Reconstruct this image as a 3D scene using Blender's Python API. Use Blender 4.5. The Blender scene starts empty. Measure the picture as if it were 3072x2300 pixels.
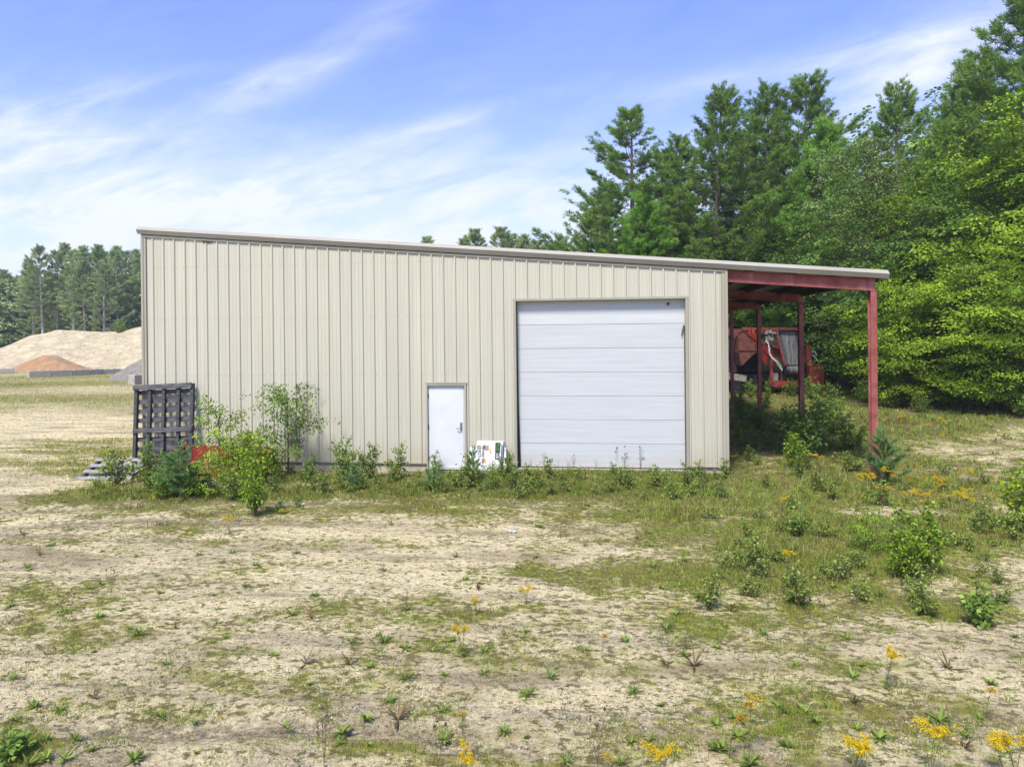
import bpy, math, random
import numpy as np
from mathutils import Matrix, Vector
R = math.radians
scene = bpy.context.scene
COL = scene.collection

# ------------------------------------------------------------------ camera
CAMP = np.array([12.21201, -17.68304, 3.17255])
YAW, PIT, ROL, FPX, CY = -0.12493, 0.00145, -0.00998, 2130.0, 1015.0
def _axes():
    cy, sy, cp, sp, cr, sr = (math.cos(YAW), math.sin(YAW), math.cos(PIT), math.sin(PIT), math.cos(ROL), math.sin(ROL))
    f = np.array([sy*cp, cy*cp, -sp]); rt = np.array([cy, -sy, 0.0]); up = np.cross(rt, f)
    return rt*cr + up*sr, up*cr - rt*sr, f
RT, UP, FW = _axes()
cd = bpy.data.cameras.new('camera'); cam = bpy.data.objects.new('camera', cd); COL.objects.link(cam)
M = Matrix.Identity(4)
for i in range(3):
    M[i][0] = RT[i]; M[i][1] = UP[i]; M[i][2] = -FW[i]; M[i][3] = CAMP[i]
cam.matrix_world = M
cd.sensor_width = 36.0; cd.lens = FPX/3072*36.0; cd.shift_y = (CY-1150.0)/3072.0
cd.clip_end = 3000; cd.clip_start = 0.1
scene.camera = cam

# ------------------------------------------------------------------ sky, sun, exposure
SUN_EL, SUN_AZ = R(56), R(199)          # azimuth measured clockwise from +Y : behind the camera, a little left
w = bpy.data.worlds.new('World'); scene.world = w; w.use_nodes = True
nt = w.node_tree; nt.nodes.clear()
def N(t, **kw):
    n = nt.nodes.new(t)
    for k, v in kw.items(): setattr(n, k, v)
    return n
def LK(a, b): nt.links.new(a, b)
def MA(op, a, b=None, c=None, clamp=False):
    n = nt.nodes.new('ShaderNodeMath'); n.operation = op; n.use_clamp = clamp
    for i, v in enumerate((a, b, c)):
        if v is None: continue
        if isinstance(v, (int, float)): n.inputs[i].default_value = v
        else: nt.links.new(v, n.inputs[i])
    return n.outputs[0]
sky = N('ShaderNodeTexSky', sky_type='NISHITA'); sky.sun_disc = False
sky.sun_elevation = SUN_EL; sky.sun_rotation = SUN_AZ; sky.air_density = 1.0; sky.dust_density = 0.6; sky.ozone_density = 3.0
geo = N('ShaderNodeTexCoord'); sep = N('ShaderNodeSeparateXYZ'); LK(geo.outputs['Generated'], sep.inputs[0])
ay = MA('MAXIMUM', MA('ABSOLUTE', sep.outputs[1]), 0.08)
U = MA('DIVIDE', sep.outputs[0], ay); V = MA('DIVIDE', sep.outputs[2], ay)
def blob(u, v, ru, rv, rot, amt):
    du = MA('SUBTRACT', U, u); dv = MA('SUBTRACT', V, v); c, s = math.cos(rot), math.sin(rot)
    a = MA('DIVIDE', MA('ADD', MA('MULTIPLY', du, c), MA('MULTIPLY', dv, s)), ru)
    b = MA('DIVIDE', MA('SUBTRACT', MA('MULTIPLY', dv, c), MA('MULTIPLY', du, s)), rv)
    e = MA('EXPONENT', MA('MULTIPLY', MA('ADD', MA('MULTIPLY', a, a), MA('MULTIPLY', b, b)), -1.0))
    return MA('MULTIPLY', e, amt)
def sky_uv(dx, dy):      # photograph position (2212 wide) -> direction slopes
    px, py = dx*3072/2212, dy*3072/2212
    v = FW + RT*(px-1536)/FPX + UP*(CY-py)/FPX
    return v[0]/v[1], v[2]/v[1]
def noise_uv(su, sv, rot, scale, detail, rough, dist=0.0):
    c, s = math.cos(rot), math.sin(rot)
    a = MA('MULTIPLY', MA('ADD', MA('MULTIPLY', U, c), MA('MULTIPLY', V, s)), su)
    b = MA('MULTIPLY', MA('SUBTRACT', MA('MULTIPLY', V, c), MA('MULTIPLY', U, s)), sv)
    cb = N('ShaderNodeCombineXYZ'); LK(a, cb.inputs[0]); LK(b, cb.inputs[1])
    n = N('ShaderNodeTexNoise'); n.inputs['Scale'].default_value = scale; n.inputs['Detail'].default_value = detail
    n.inputs['Roughness'].default_value = rough; n.inputs['Distortion'].default_value = dist
    LK(cb.outputs[0], n.inputs['Vector']); return n.outputs[0]
blobs = [(20, 300, .24, .07, .0, .95), (-80, 430, .6, .06, .05, .75), (450, 440, .35, .035, .10, .75), (640, 160, .17, .028, .42, .26), (520, 200, .09, .03, .25, .30),
         (760, 90, .16, .03, .5, .22), (2010, 130, .14, .05, .35, 1.1), (1760, 145, .05, .015, .2, .3), (960, 270, .16, .014, .20, .50), (1500, 190, .35, .02, .17, .28),
         (400, 404, .04, .006, .0, .25), (900, 410, .5, .03, .05, .2), (200, 560, .7, .07, .0, .85), (1000, 480, .6, .06, .0, .5), (1600, 380, .5, .09, .1, .35), (150, 205, .22, .02, .05, .25)]
tot = None
for (bx, by, ru, rv, ro, am) in blobs:
    u0, v0 = sky_uv(bx, by); b = blob(u0, v0, ru, rv, ro, am)
    tot = b if tot is None else MA('ADD', tot, b)
n1 = noise_uv(1.0, 4.2, .16, 4.2, 12.0, .66, .5); n2 = noise_uv(1.0, 2.4, .3, 7.0, 8.0, .6, .8)
nz = MA('ADD', MA('MULTIPLY', n1, .65), MA('MULTIPLY', n2, .35))
nz = MA('MULTIPLY', MA('SUBTRACT', nz, .40), 4.6, clamp=True)
haze_v = MA('EXPONENT', MA('MULTIPLY', MA('ABSOLUTE', V), -7.5))
cl = MA('ADD', MA('MULTIPLY', MA('ADD', tot, .10), MA('ADD', MA('MULTIPLY', nz, .66), .27)), MA('MULTIPLY', haze_v, .45), clamp=True)
tint = N('ShaderNodeMix', data_type='RGBA', blend_type='MULTIPLY'); tint.inputs[0].default_value = 1.0
LK(sky.outputs[0], tint.inputs[6]); tint.inputs[7].default_value = (1.36, 1.36, 2.0, 1)
mx = N('ShaderNodeMix', data_type='RGBA'); LK(cl, mx.inputs[0]); LK(tint.outputs[2], mx.inputs[6]); mx.inputs[7].default_value = (6.6, 7.0, 7.7, 1)
bg = N('ShaderNodeBackground'); bg.inputs[1].default_value = 0.078; LK(mx.outputs[2], bg.inputs[0])
wo = N('ShaderNodeOutputWorld'); LK(bg.outputs[0], wo.inputs[0])
sd = bpy.data.lights.new('sun', 'SUN'); sd.energy = 3.7; sd.angle = R(14); sd.color = (1.0, .93, .80)
so = bpy.data.objects.new('sun', sd); COL.objects.link(so)
sv = Vector((math.sin(SUN_AZ)*math.cos(SUN_EL), math.cos(SUN_AZ)*math.cos(SUN_EL), math.sin(SUN_EL)))
so.rotation_euler = sv.to_track_quat('Z', 'Y').to_euler(); so.location = (0, -30, 40)
scene.view_settings.view_transform = 'Standard'; scene.view_settings.look = 'None'
scene.view_settings.exposure = 0.88; scene.view_settings.gamma = 1.0
scene.cycles.max_bounces = 6; scene.cycles.transparent_max_bounces = 4; scene.cycles.diffuse_bounces = 3
scene.cycles.glossy_bounces = 2; scene.cycles.transmission_bounces = 3

# ------------------------------------------------------------------ helpers: tags, meshes
def tag(o, label=None, cat=None, group=None, kind=None):
    if label: o['label'] = label
    if cat: o['category'] = cat
    if group: o['group'] = group
    if kind: o['kind'] = kind
    return o
def empty(name, loc=(0, 0, 0), rz=0.0):
    o = bpy.data.objects.new(name, None); o.empty_display_size = .2; COL.objects.link(o)
    o.location = loc; o.rotation_euler = (0, 0, rz); return o
def link(name, me, parent=None, loc=None):
    o = bpy.data.objects.new(name, me); COL.objects.link(o)
    if parent: o.parent = parent
    if loc is not None: o.location = loc
    return o
def npmesh(name, V, F, mat, tint=None, smooth=False):
    """V (n,3), F (m,k) integer array"""
    V = np.asarray(V, np.float32); F = np.asarray(F, np.int32); m, k = F.shape
    me = bpy.data.meshes.new(name); me.vertices.add(len(V)); me.vertices.foreach_set('co', V.ravel())
    me.loops.add(m*k); me.loops.foreach_set('vertex_index', F.ravel())
    me.polygons.add(m); me.polygons.foreach_set('loop_start', np.arange(0, m*k, k, dtype=np.int32))
    me.polygons.foreach_set('loop_total', np.full(m, k, np.int32))
    if smooth: me.polygons.foreach_set('use_smooth', np.ones(m, bool))
    me.update(calc_edges=True)
    if tint is not None:
        a = me.attributes.new('tint', 'FLOAT', 'POINT'); a.data.foreach_set('value', np.asarray(tint, np.float32))
    if mat: me.materials.append(mat)
    return me
class MB:
    """collects faces of any size, several material slots"""
    def __init__(s): s.v = []; s.f = []; s.m = []
    def add(s, vs, fs, mi=0):
        n = len(s.v); s.v += [tuple(map(float, p)) for p in vs]; s.f += [tuple(i+n for i in f) for f in fs]; s.m += [mi]*len(fs); return s
    def box(s, x0, x1, y0, y1, z0, z1, mi=0):
        vs = [(x0,y0,z0),(x1,y0,z0),(x1,y1,z0),(x0,y1,z0),(x0,y0,z1),(x1,y0,z1),(x1,y1,z1),(x0,y1,z1)]
        return s.add(vs, [(0,3,2,1),(4,5,6,7),(0,1,5,4),(1,2,6,5),(2,3,7,6),(3,0,4,7)], mi)
    def prism(s, poly, vec, mi=0):       # poly: closed 3-D polygon, extruded along vec
        n = len(poly); vs = [Vector(p) for p in poly]; vs += [p+Vector(vec) for p in vs]
        fs = [tuple(range(n))[::-1], tuple(range(n, 2*n))] + [(i, (i+1) % n, n+(i+1) % n, n+i) for i in range(n)]
        return s.add(vs, fs, mi)
    def bar(s, a, b, wd, dp, up=(0, 0, 1), mi=0):
        a = Vector(a); b = Vector(b); d = (b-a).normalized(); u = Vector(up)
        x = d.cross(u)
        if x.length < 1e-4: x = d.cross(Vector((1, 0, 0)))
        x.normalize(); y = x.cross(d)
        q = [a - x*wd/2 - y*dp/2, a + x*wd/2 - y*dp/2, a + x*wd/2 + y*dp/2, a - x*wd/2 + y*dp/2]
        return s.prism(q, b-a, mi)
    def tube(s, pts, r, n=8, mi=0, caps=True):
        V, F = tube_np(np.array([tuple(p) for p in pts], float), np.full(len(pts), r) if np.isscalar(r) else np.array(r), n)
        s.add(V, F.tolist(), mi)
        if caps: s.f.append(tuple(range(len(s.v)-len(V), len(s.v)-len(V)+n))[::-1]); s.m.append(mi); s.f.append(tuple(range(len(s.v)-n, len(s.v)))); s.m.append(mi)
        return s
    def build(s, name, mats, parent=None, smooth=False, bevel=0.0, loc=None):
        me = bpy.data.meshes.new(name); me.from_pydata(s.v, [], s.f)
        for m_ in (mats if isinstance(mats, (list, tuple)) else [mats]): me.materials.append(m_)
        me.polygons.foreach_set('material_index', s.m)
        if smooth: me.polygons.foreach_set('use_smooth', [True]*len(s.f))
        me.update(); o = link(name, me, parent, loc)
        if bevel:
            b = o.modifiers.new('bevel', 'BEVEL'); b.width = bevel; b.segments = 1; b.limit_method = 'ANGLE'; b.angle_limit = R(40)
        return o
def tube_np(P, rad, n=6):
    P = np.asarray(P, float); k = len(P); T = np.gradient(P, axis=0); T /= np.linalg.norm(T, axis=1, keepdims=True)+1e-9
    ref = np.array([0.31, 0.87, 0.12]) if abs(T[0, 2]) > .7 else np.array([0, 0, 1.0])
    X = np.cross(T, ref); X /= np.linalg.norm(X, axis=1, keepdims=True)+1e-9; Y = np.cross(T, X)
    a = np.linspace(0, 2*math.pi, n, endpoint=False)
    V = P[:, None, :] + rad[:, None, None]*(np.cos(a)[None, :, None]*X[:, None, :] + np.sin(a)[None, :, None]*Y[:, None, :])
    i = np.arange(k-1)[:, None]*n; j = np.arange(n)[None, :]; j2 = (j+1) % n
    F = np.stack([i+j, i+j2, i+n+j2, i+n+j], -1).reshape(-1, 4)
    return V.reshape(-1, 3), F
class Acc:
    """accumulates numpy V,F blocks with equal face size"""
    def __init__(s): s.V = []; s.F = []; s.T = []; s.n = 0
    def add(s, V, F, t=0.5):
        s.V.append(V); s.F.append(np.asarray(F)+s.n); s.T.append(np.full(len(V), t) if np.isscalar(t) else t); s.n += len(V)
    def mesh(s, name, mat, smooth=False):
        return npmesh(name, np.concatenate(s.V), np.concatenate(s.F), mat, np.concatenate(s.T), smooth)

# ------------------------------------------------------------------ numpy noise, projection, terrain
def _h(ix, iy, seed):
    n = (ix.astype(np.int64)*374761393 + iy.astype(np.int64)*668265263 + seed*974634777) & 0xffffffff
    n = ((n ^ (n >> 13))*1274126177) & 0xffffffff
    return ((n ^ (n >> 16)) & 0xffff)/65535.0
def vnoise(x, y, seed=0):
    x = np.asarray(x, float); y = np.asarray(y, float); ix = np.floor(x); iy = np.floor(y); fx = x-ix; fy = y-iy
    fx = fx*fx*(3-2*fx); fy = fy*fy*(3-2*fy)
    a = _h(ix, iy, seed); b = _h(ix+1, iy, seed); c = _h(ix, iy+1, seed); d = _h(ix+1, iy+1, seed)
    return (a*(1-fx)+b*fx)*(1-fy)+(c*(1-fx)+d*fx)*fy
def fbm(x, y, seed=0, o=4):
    s = 0; a = .5; t = 0
    for k in range(o):
        s = s + a*vnoise(x*2**k, y*2**k, seed+k*17); t += a; a *= .5
    return s/t
def sst(a, b, x):
    t = np.clip((x-a)/(b-a), 0, 1); return t*t*(3-2*t)
def project(x, y, z=-.24):               # world -> position in the 2212 px wide view (only used to lay out what grows where)
    d = np.stack([np.asarray(x, float)-CAMP[0], np.asarray(y, float)-CAMP[1], np.full(np.shape(x), z-CAMP[2])], -1)
    ww = d@FW; ok = ww > 1; w2 = np.where(ok, ww, 1)
    k = 2212/3072
    return np.where(ok, (1536+FPX*(d@RT)/w2)*k, -999), np.where(ok, (CY-FPX*(d@UP)/w2)*k, -999)
def ray(dx, dy):
    px, py = dx*3072/2212, dy*3072/2212
    return FW + RT*(px-1536)/FPX + UP*(CY-py)/FPX
def gz(x, y):
    x = np.asarray(x, float); y = np.asarray(y, float)
    z = -.25 + .13*np.exp(-((x-12.2)/3.6)**2)*sst(-4.5, -.3, y)*sst(1.5, .5, y)
    near = sst(60, 25, np.hypot(x-CAMP[0], y-CAMP[1]))
    fl = np.where((x > -.3) & (x < 19.3) & (y > -.6), .25, 1.0)
    z = z + fl*near*(.10*(fbm(x*.35, y*.35, 3)-.5) + .05*(fbm(x*1.6, y*1.9, 9, 3)-.5)) + .35*(fbm(x*.03, y*.03, 4)-.5)*sst(30, 90, np.hypot(x-12, y))
    return z
def gz2(x, y): return gz(x, y) - .06*ruts(x, y)
def G(dx, dy):                            # view position -> ground point
    v = ray(dx, dy); t = (-.25-CAMP[2])/v[2]; p = CAMP+t*v
    return np.array([p[0], p[1], float(gz(p[0], p[1]))])
def atD(dx, dy, D):
    return CAMP + ray(dx, dy)*D
PATCH = [ (1690,845,140,50,.9), # cx, cy, rx, ry, amount (what is green, what is bare sand)
 (700,1060,520,50,.65),(350,1060,150,60,.35),(1300,1050,420,45,.75),(1800,1030,420,130,.70),(2000,900,420,60,.85),(1300,1150,260,60,.35),(1500,1240,260,50,.34),(1850,1200,420,90,.62),
 (2120,1180,200,120,.42),(1750,1330,500,50,.34),(1285,1270,70,24,.50),(2000,1500,360,120,.18),(1500,1500,300,150,.13),(30,1620,90,60,.95),(830,1600,80,20,.7),(1150,1640,260,40,.30),
 (150,850,320,16,.75),(120,968,190,20,.6),(110,1010,130,16,.6),(200,1075,150,40,.25),(230,1130,280,40,.10),(150,1240,260,60,.14),(480,1370,230,28,.24),(650,1330,120,16,.15),(1050,1330,260,30,.16),(1380,1150,100,60,.25),(1700,950,180,60,.5),
 (1660,985,70,22,-.5),(60,1050,110,16,-.5),(60,880,150,10,-.35),(70,925,200,22,-.75),(1930,1105,130,14,-.5),(2190,1230,60,40,-.45),(2040,965,120,14,-.35),(1340,1150,30,18,-.4),(1350,1180,110,16,-.45),(1560,1330,60,30,-.3),(700,1150,300,14,-.35),(1640,1110,90,12,-.3)]
RUTS = (25.6, 26.3, 27.9, 28.6, 30.1, 30.9, 32.6, 33.4, 34.6)
def ruts(x, y):                            # wheel tracks sweeping round in front of the shed
    r_ = np.hypot(x-9.5, (y+38)) + .5*(fbm(x*.25, y*.25, 88, 2)-.5); m_ = sst(14.5, 9.0, x)*sst(-1.5, -3.0, y)*sst(.34, .50, fbm(x*.22, y*.5, 66, 3)); o_ = 0
    for b in RUTS: o_ = o_ + np.exp(-((r_-b)/.19)**2)
    return o_*m_
def veg(x, y):
    dx, dy = project(x, y)
    s = np.zeros(np.shape(x))
    for (cx, cy, rx, ry, a) in PATCH:
        s = s + a*np.exp(-(((dx-cx)/rx)**2 + ((dy-cy)/ry)**2))
    streak = fbm(x*.28+.05*y, y*1.25-.06*x, 21, 4)
    cl = fbm(x*.9, y*1.1, 33, 4)
    fine = fbm(x*2.6, y*3.0, 44, 3)
    s = s*.80 + .13 + (streak-.5)*.75 + (cl-.5)*.8 + (fine-.5)*.8 - .35*ruts(x, y)
    far = sst(25, 60, np.hypot(x-CAMP[0], y-CAMP[1]))
    band = np.where(x > 13, .85, .52) + .9*(fbm(x*.05, y*.22, 77, 3)-.5)
    s = np.where(dy < -900, band, s*(1-far)+band*far)
    return np.clip(s, 0, 1)

# ------------------------------------------------------------------ materials
MATS = {}
def mat(name, col, rough=.6, metal=0.0, build=None, spec=.4, transl=0.0):
    m = bpy.data.materials.new(name); m.use_nodes = True; t = m.node_tree; b = t.nodes['Principled BSDF']
    b.inputs['Base Color'].default_value = (*col, 1); b.inputs['Roughness'].default_value = rough; b.inputs['Metallic'].default_value = metal
    b.inputs['Specular IOR Level'].default_value = spec
    if build: build(t, b)
    MATS[name] = m; return m
def nd(t, ty, **kw):
    n = t.nodes.new(ty)
    for k, v in kw.items():
        if k.startswith('_'): n.inputs[k[1:].replace('_', ' ')].default_value = v
        else: setattr(n, k, v)
    return n
def ramp(t, fac, stops):
    r = t.nodes.new('ShaderNodeValToRGB'); e = r.color_ramp.elements
    while len(e) < len(stops): e.new(.5)
    for i, (p, c) in enumerate(stops):
        e[i].position = p; e[i].color = (*c, 1) if len(c) == 3 else c
    t.links.new(fac, r.inputs[0]); return r.outputs[0]
def noise(t, scale, detail=4, rough=.55, vec=None, scl=None, dist=0):
    n = nd(t, 'ShaderNodeTexNoise'); n.inputs['Scale'].default_value = scale; n.inputs['Detail'].default_value = detail; n.inputs['Roughness'].default_value = rough; n.inputs['Distortion'].default_value = dist
    if vec is None:
        vec = nd(t, 'ShaderNodeTexCoord').outputs['Object']
    if scl:
        mp = nd(t, 'ShaderNodeMapping'); mp.inputs['Scale'].default_value = scl; t.links.new(vec, mp.inputs[0]); vec = mp.outputs[0]
    t.links.new(vec, n.inputs['Vector']); return n.outputs[0]
def mixc(t, fac, a, b, bt='MIX'):
    n = nd(t, 'ShaderNodeMix', data_type='RGBA', blend_type=bt)
    for i, v in ((0, fac), (6, a), (7, b)):
        if isinstance(v, (int, float)): n.inputs[i].default_value = v
        elif isinstance(v, tuple): n.inputs[i].default_value = (*v, 1)
        else: t.links.new(v, n.inputs[i])
    return n.outputs[2]
def mth(t, op, a, b=0.0, clamp=False):
    n = nd(t, 'ShaderNodeMath', operation=op, use_clamp=clamp)
    for i, v in enumerate((a, b)):
        if isinstance(v, (int, float)): n.inputs[i].default_value = v
        else: t.links.new(v, n.inputs[i])
    return n.outputs[0]
def bump(t, b, h, strength, dist=.02):
    n = nd(t, 'ShaderNodeBump'); n.inputs['Strength'].default_value = strength; n.inputs['Distance'].default_value = dist
    t.links.new(h, n.inputs['Height']); t.links.new(n.outputs[0], b.inputs['Normal'])
def varied(name, c1, c2, scale=3, rough=.6, metal=0, bmp=0, scl=None, detail=5, lo=.35, hi=.65, spec=.4, bd=.01):
    def bl(t, b):
        n = noise(t, scale, detail, .6, scl=scl); t.links.new(ramp(t, n, [(lo, c1), (hi, c2)]), b.inputs['Base Color'])
        if bmp: bump(t, b, n, bmp, bd)
    return mat(name, c1, rough, metal, bl, spec)
def leafmat(name, dark, light, transl=.35, rough=.55, objvar=.42):
    m = bpy.data.materials.new(name); m.use_nodes = True; t = m.node_tree; b = t.nodes['Principled BSDF']
    at = nd(t, 'ShaderNodeAttribute', attribute_name='tint'); oi = nd(t, 'ShaderNodeObjectInfo')
    v = mth(t, 'ADD', at.outputs['Fac'], mth(t, 'MULTIPLY', mth(t, 'SUBTRACT', oi.outputs['Random'], .5), objvar), True)
    c = ramp(t, v, [(0.0, dark), (1.0, light)])
    t.links.new(c, b.inputs['Base Color']); b.inputs['Roughness'].default_value = rough; b.inputs['Specular IOR Level'].default_value = .3
    tr = nd(t, 'ShaderNodeBsdfTranslucent'); t.links.new(mixc(t, .5, c, (1.0, 1.0, .35), 'MULTIPLY'), tr.inputs[0])
    ms = nd(t, 'ShaderNodeMixShader'); ms.inputs[0].default_value = transl
    t.links.new(b.outputs[0], ms.inputs[1]); t.links.new(tr.outputs[0], ms.inputs[2]); t.links.new(ms.outputs[0], t.nodes['Material Output'].inputs[0])
    MATS[name] = m; return m

def _ground(t, b):
    at = nd(t, 'ShaderNodeAttribute', attribute_name='tint'); vec = nd(t, 'ShaderNodeTexCoord').outputs['Object']
    f1 = noise(t, 26, 8, .72, vec); f2 = noise(t, 5.5, 6, .66, vec, scl=(1, 1.3, 1)); f3 = noise(t, 110, 3, .7, vec); f4 = noise(t, 1.1, 5, .6, vec, scl=(.5, 1.5, 1))
    vo = nd(t, 'ShaderNodeTexVoronoi'); vo.inputs['Scale'].default_value = 42; t.links.new(vec, vo.inputs['Vector'])
    sand = ramp(t, f1, [(.35, (.27, .215, .125)), (.44, (.60, .51, .295)), (.57, (.82, .725, .455))])
    sand = mixc(t, mth(t, 'MULTIPLY', ramp(t, f3, [(.36, (1, 1, 1)), (.46, (0, 0, 0))]), .45), sand, (.24, .19, .12))
    grav = ramp(t, vo.outputs['Distance'], [(.0, (.62, .56, .46)), (.35, (.40, .34, .25)), (.6, (.15, .12, .08))])
    gm = ramp(t, f4, [(.50, (0, 0, 0)), (.62, (1, 1, 1))])
    sand = mixc(t, mth(t, 'MULTIPLY', gm, .5), sand, grav)
    moss = ramp(t, f1, [(.38, (.035, .042, .008)), (.48, (.19, .195, .035)), (.60, (.56, .54, .16))])
    dirt = ramp(t, f2, [(.35, (.14, .105, .06)), (.65, (.33, .26, .155))])
    v = mth(t, 'ADD', at.outputs['Fac'], mth(t, 'MULTIPLY', mth(t, 'SUBTRACT', f2, .5), 2.1))
    v = mth(t, 'ADD', v, mth(t, 'MULTIPLY', mth(t, 'SUBTRACT', f1, .5), 2.3))
    c = mixc(t, ramp(t, v, [(.30, (0, 0, 0)), (.66, (1, 1, 1))]), sand, moss)
    f5 = noise(t, 9.0, 5, .7, vec, scl=(1, 1.4, 1)); sp_ = ramp(t, mth(t, 'ADD', f5, mth(t, 'MULTIPLY', at.outputs['Fac'], .16)), [(.545, (0, 0, 0)), (.60, (1, 1, 1))])
    c = mixc(t, mth(t, 'MULTIPLY', sp_, .85), c, ramp(t, f3, [(.4, (.05, .052, .013)), (.6, (.15, .135, .045))]))
    rut = ramp(t, noise(t, 1.6, 6, .7, vec, scl=(.22, 2.2, 1), dist=.5), [(.52, (0, 0, 0)), (.62, (1, 1, 1))]); c = mixc(t, mth(t, 'MULTIPLY', mth(t, 'MULTIPLY', rut, ramp(t, f3, [(.42, (1, 1, 1)), (.6, (0, 0, 0))])), .75), c, (.15, .125, .085))
    dm = mth(t, 'MULTIPLY', ramp(t, noise(t, .8, 6, .65, vec, scl=(.5, 2.0, 1)), [(.53, (0, 0, 0)), (.66, (1, 1, 1))]), .6)
    c = mixc(t, dm, c, dirt)
    ra = nd(t, 'ShaderNodeAttribute', attribute_name='rut'); c = mixc(t, mth(t, 'MULTIPLY', mth(t, 'MULTIPLY', ra.outputs['Fac'], ramp(t, f5, [(.32, (0, 0, 0)), (.50, (1, 1, 1))])), .85), c, mixc(t, .5, grav, (.10, .085, .055)))
    t.links.new(c, b.inputs['Base Color'])
    bump(t, b, mth(t, 'ADD', mth(t, 'ADD', f1, mth(t, 'MULTIPLY', f3, .45)), mth(t, 'MULTIPLY', f2, 1.2)), .9, .05)
MG = mat('sandy_ground', (.4, .35, .25), .95, 0, _ground, .1)

def _tan(t, b):
    n = noise(t, 1.0, 5, .6, scl=(6, 6, .22)); n2 = noise(t, 2.0, 4, .5)
    sp = nd(t, 'ShaderNodeSeparateXYZ'); t.links.new(nd(t, 'ShaderNodeTexCoord').outputs['Object'], sp.inputs[0])
    c = ramp(t, n, [(.3, (.415, .402, .315)), (.7, (.490, .478, .382))])
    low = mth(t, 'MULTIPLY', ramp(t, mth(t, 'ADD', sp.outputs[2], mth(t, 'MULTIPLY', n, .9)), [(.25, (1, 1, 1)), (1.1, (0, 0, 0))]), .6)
    st_ = noise(t, 1.0, 4, .6, scl=(3.2, 3.2, .05)); pn = noise(t, 1.1, 1, .5, scl=(1, 1, 0))
    c = mixc(t, mth(t, 'MULTIPLY', ramp(t, st_, [(.56, (0, 0, 0)), (.70, (1, 1, 1))]), .35), c, (.40, .36, .26)); c = mixc(t, mth(t, 'MULTIPLY', ramp(t, pn, [(.4, (1, 1, 1)), (.6, (0, 0, 0))]), .35), c, (.42, .415, .34))
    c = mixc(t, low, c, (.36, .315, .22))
    t.links.new(c, b.inputs['Base Color']); bump(t, b, n2, .05, .02)
M_TAN = mat('tan_painted_steel', (.5, .48, .38), .42, 0, _tan, .4)
M_TRIM = varied('trim_steel', (.29, .27, .21), (.34, .32, .255), 1.5, .4, scl=(1, 1, .3))
M_RAKE = varied('rake_steel', (.29, .275, .225), (.35, .335, .28), 1.0, .38, scl=(.6, 3, 3))
M_DARK = mat('dark_gap', (.03, .028, .025), .8)
M_RUB = varied('black_rubber', (.015, .015, .016), (.03, .03, .03), 8, .6)
M_CONC = varied('concrete', (.30, .275, .22), (.42, .39, .325), 5, .9, bmp=.3)
def _odoor(t, b):
    n = noise(t, 1.0, 5, .6, scl=(.5, .5, 14)); sp = nd(t, 'ShaderNodeSeparateXYZ'); t.links.new(nd(t, 'ShaderNodeTexCoord').outputs['Object'], sp.inputs[0])
    c = ramp(t, n, [(.3, (.45, .475, .475)), (.7, (.52, .545, .55))])
    top = mth(t, 'MULTIPLY', ramp(t, mth(t, 'ADD', sp.outputs[2], mth(t, 'MULTIPLY', noise(t, 1.2, 3), .25)), [(0, (0, 0, 0)), (1, (1, 1, 1))]), 0.0)
    low = ramp(t, mth(t, 'ADD', sp.outputs[2], mth(t, 'MULTIPLY', noise(t, 3, 5), .5)), [(.22, (1, 1, 1)), (.6, (0, 0, 0))])
    c = mixc(t, mth(t, 'MULTIPLY', low, .35), c, (.42, .38, .28))
    t.links.new(c, b.inputs['Base Color'])
M_ODOOR = mat('white_door_steel', (.7, .7, .7), .45, 0, _odoor, .4)
M_WHITE = varied('white_paint', (.53, .56, .58), (.59, .62, .64), 2, .4)
M_NICKEL = mat('satin_nickel', (.30, .30, .30), .35, .9)
def _red(t, b):
    n = noise(t, 3.5, 8, .7); s = noise(t, 1.3, 4, .6, scl=(3, 3, .5))
    c = ramp(t, n, [(.30, (.13, .034, .028)), (.5, (.25, .072, .060)), (.7, (.33, .105, .090))])
    c = mixc(t, mth(t, 'MULTIPLY', ramp(t, s, [(.55, (0, 0, 0)), (.72, (1, 1, 1))]), .45), c, (.46, .24, .20))
    t.links.new(c, b.inputs['Base Color']); bump(t, b, n, .15, .01)
M_RED = mat('red_oxide_primer', (.3, .06, .04), .6, 0, _red, .3)
M_MRED = varied('machine_red', (.10, .016, .011), (.235, .034, .024), 4, .45, scl=(1, 1, .6))
M_MRUST = varied('machine_rust', (.05, .018, .013), (.15, .045, .03), 5, .75)
M_MDK = varied('machine_dark', (.014, .012, .011), (.05, .045, .04), 6, .7)
M_MGREY = varied('machine_grey', (.12, .11, .10), (.25, .23, .20), 6, .6)
M_HOSE = mat('pale_hose', (.55, .55, .50), .5)
M_BELT = varied('belt_rubber', (.028, .032, .042), (.055, .06, .075), 5, .55)
M_BELTW = varied('worn_belt', (.055, .06, .07), (.17, .165, .15), 2.2, .6, scl=(4, 1, .7), detail=6)
M_YEL = mat('yellow_sticker', (.75, .55, .12), .5)
M_DECK = varied('deck_insulation', (.30, .29, .25), (.38, .37, .32), 2, .7)
M_WOODG = varied('weathered_wood', (.022, .022, .025), (.085, .085, .09), 3, .9, bmp=.4, scl=(2, 2, 14))
M_WOODH = varied('weathered_wood_level', (.028, .028, .032), (.13, .13, .14), 3, .9, bmp=.4, scl=(1.2, 14, 14))
M_PALW = varied('bleached_wood', (.11, .11, .11), (.34, .34, .34), 3, .85, bmp=.4, scl=(1.5, 8, 8))
M_BRED = varied('bucket_red', (.13, .010, .007), (.27, .024, .014), 4, .5)
M_SIGN = varied('white_sign_board', (.50, .51, .52), (.62, .63, .64), 3, .5)
M_INK = mat('black_ink', (.02, .02, .02), .6)
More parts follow.
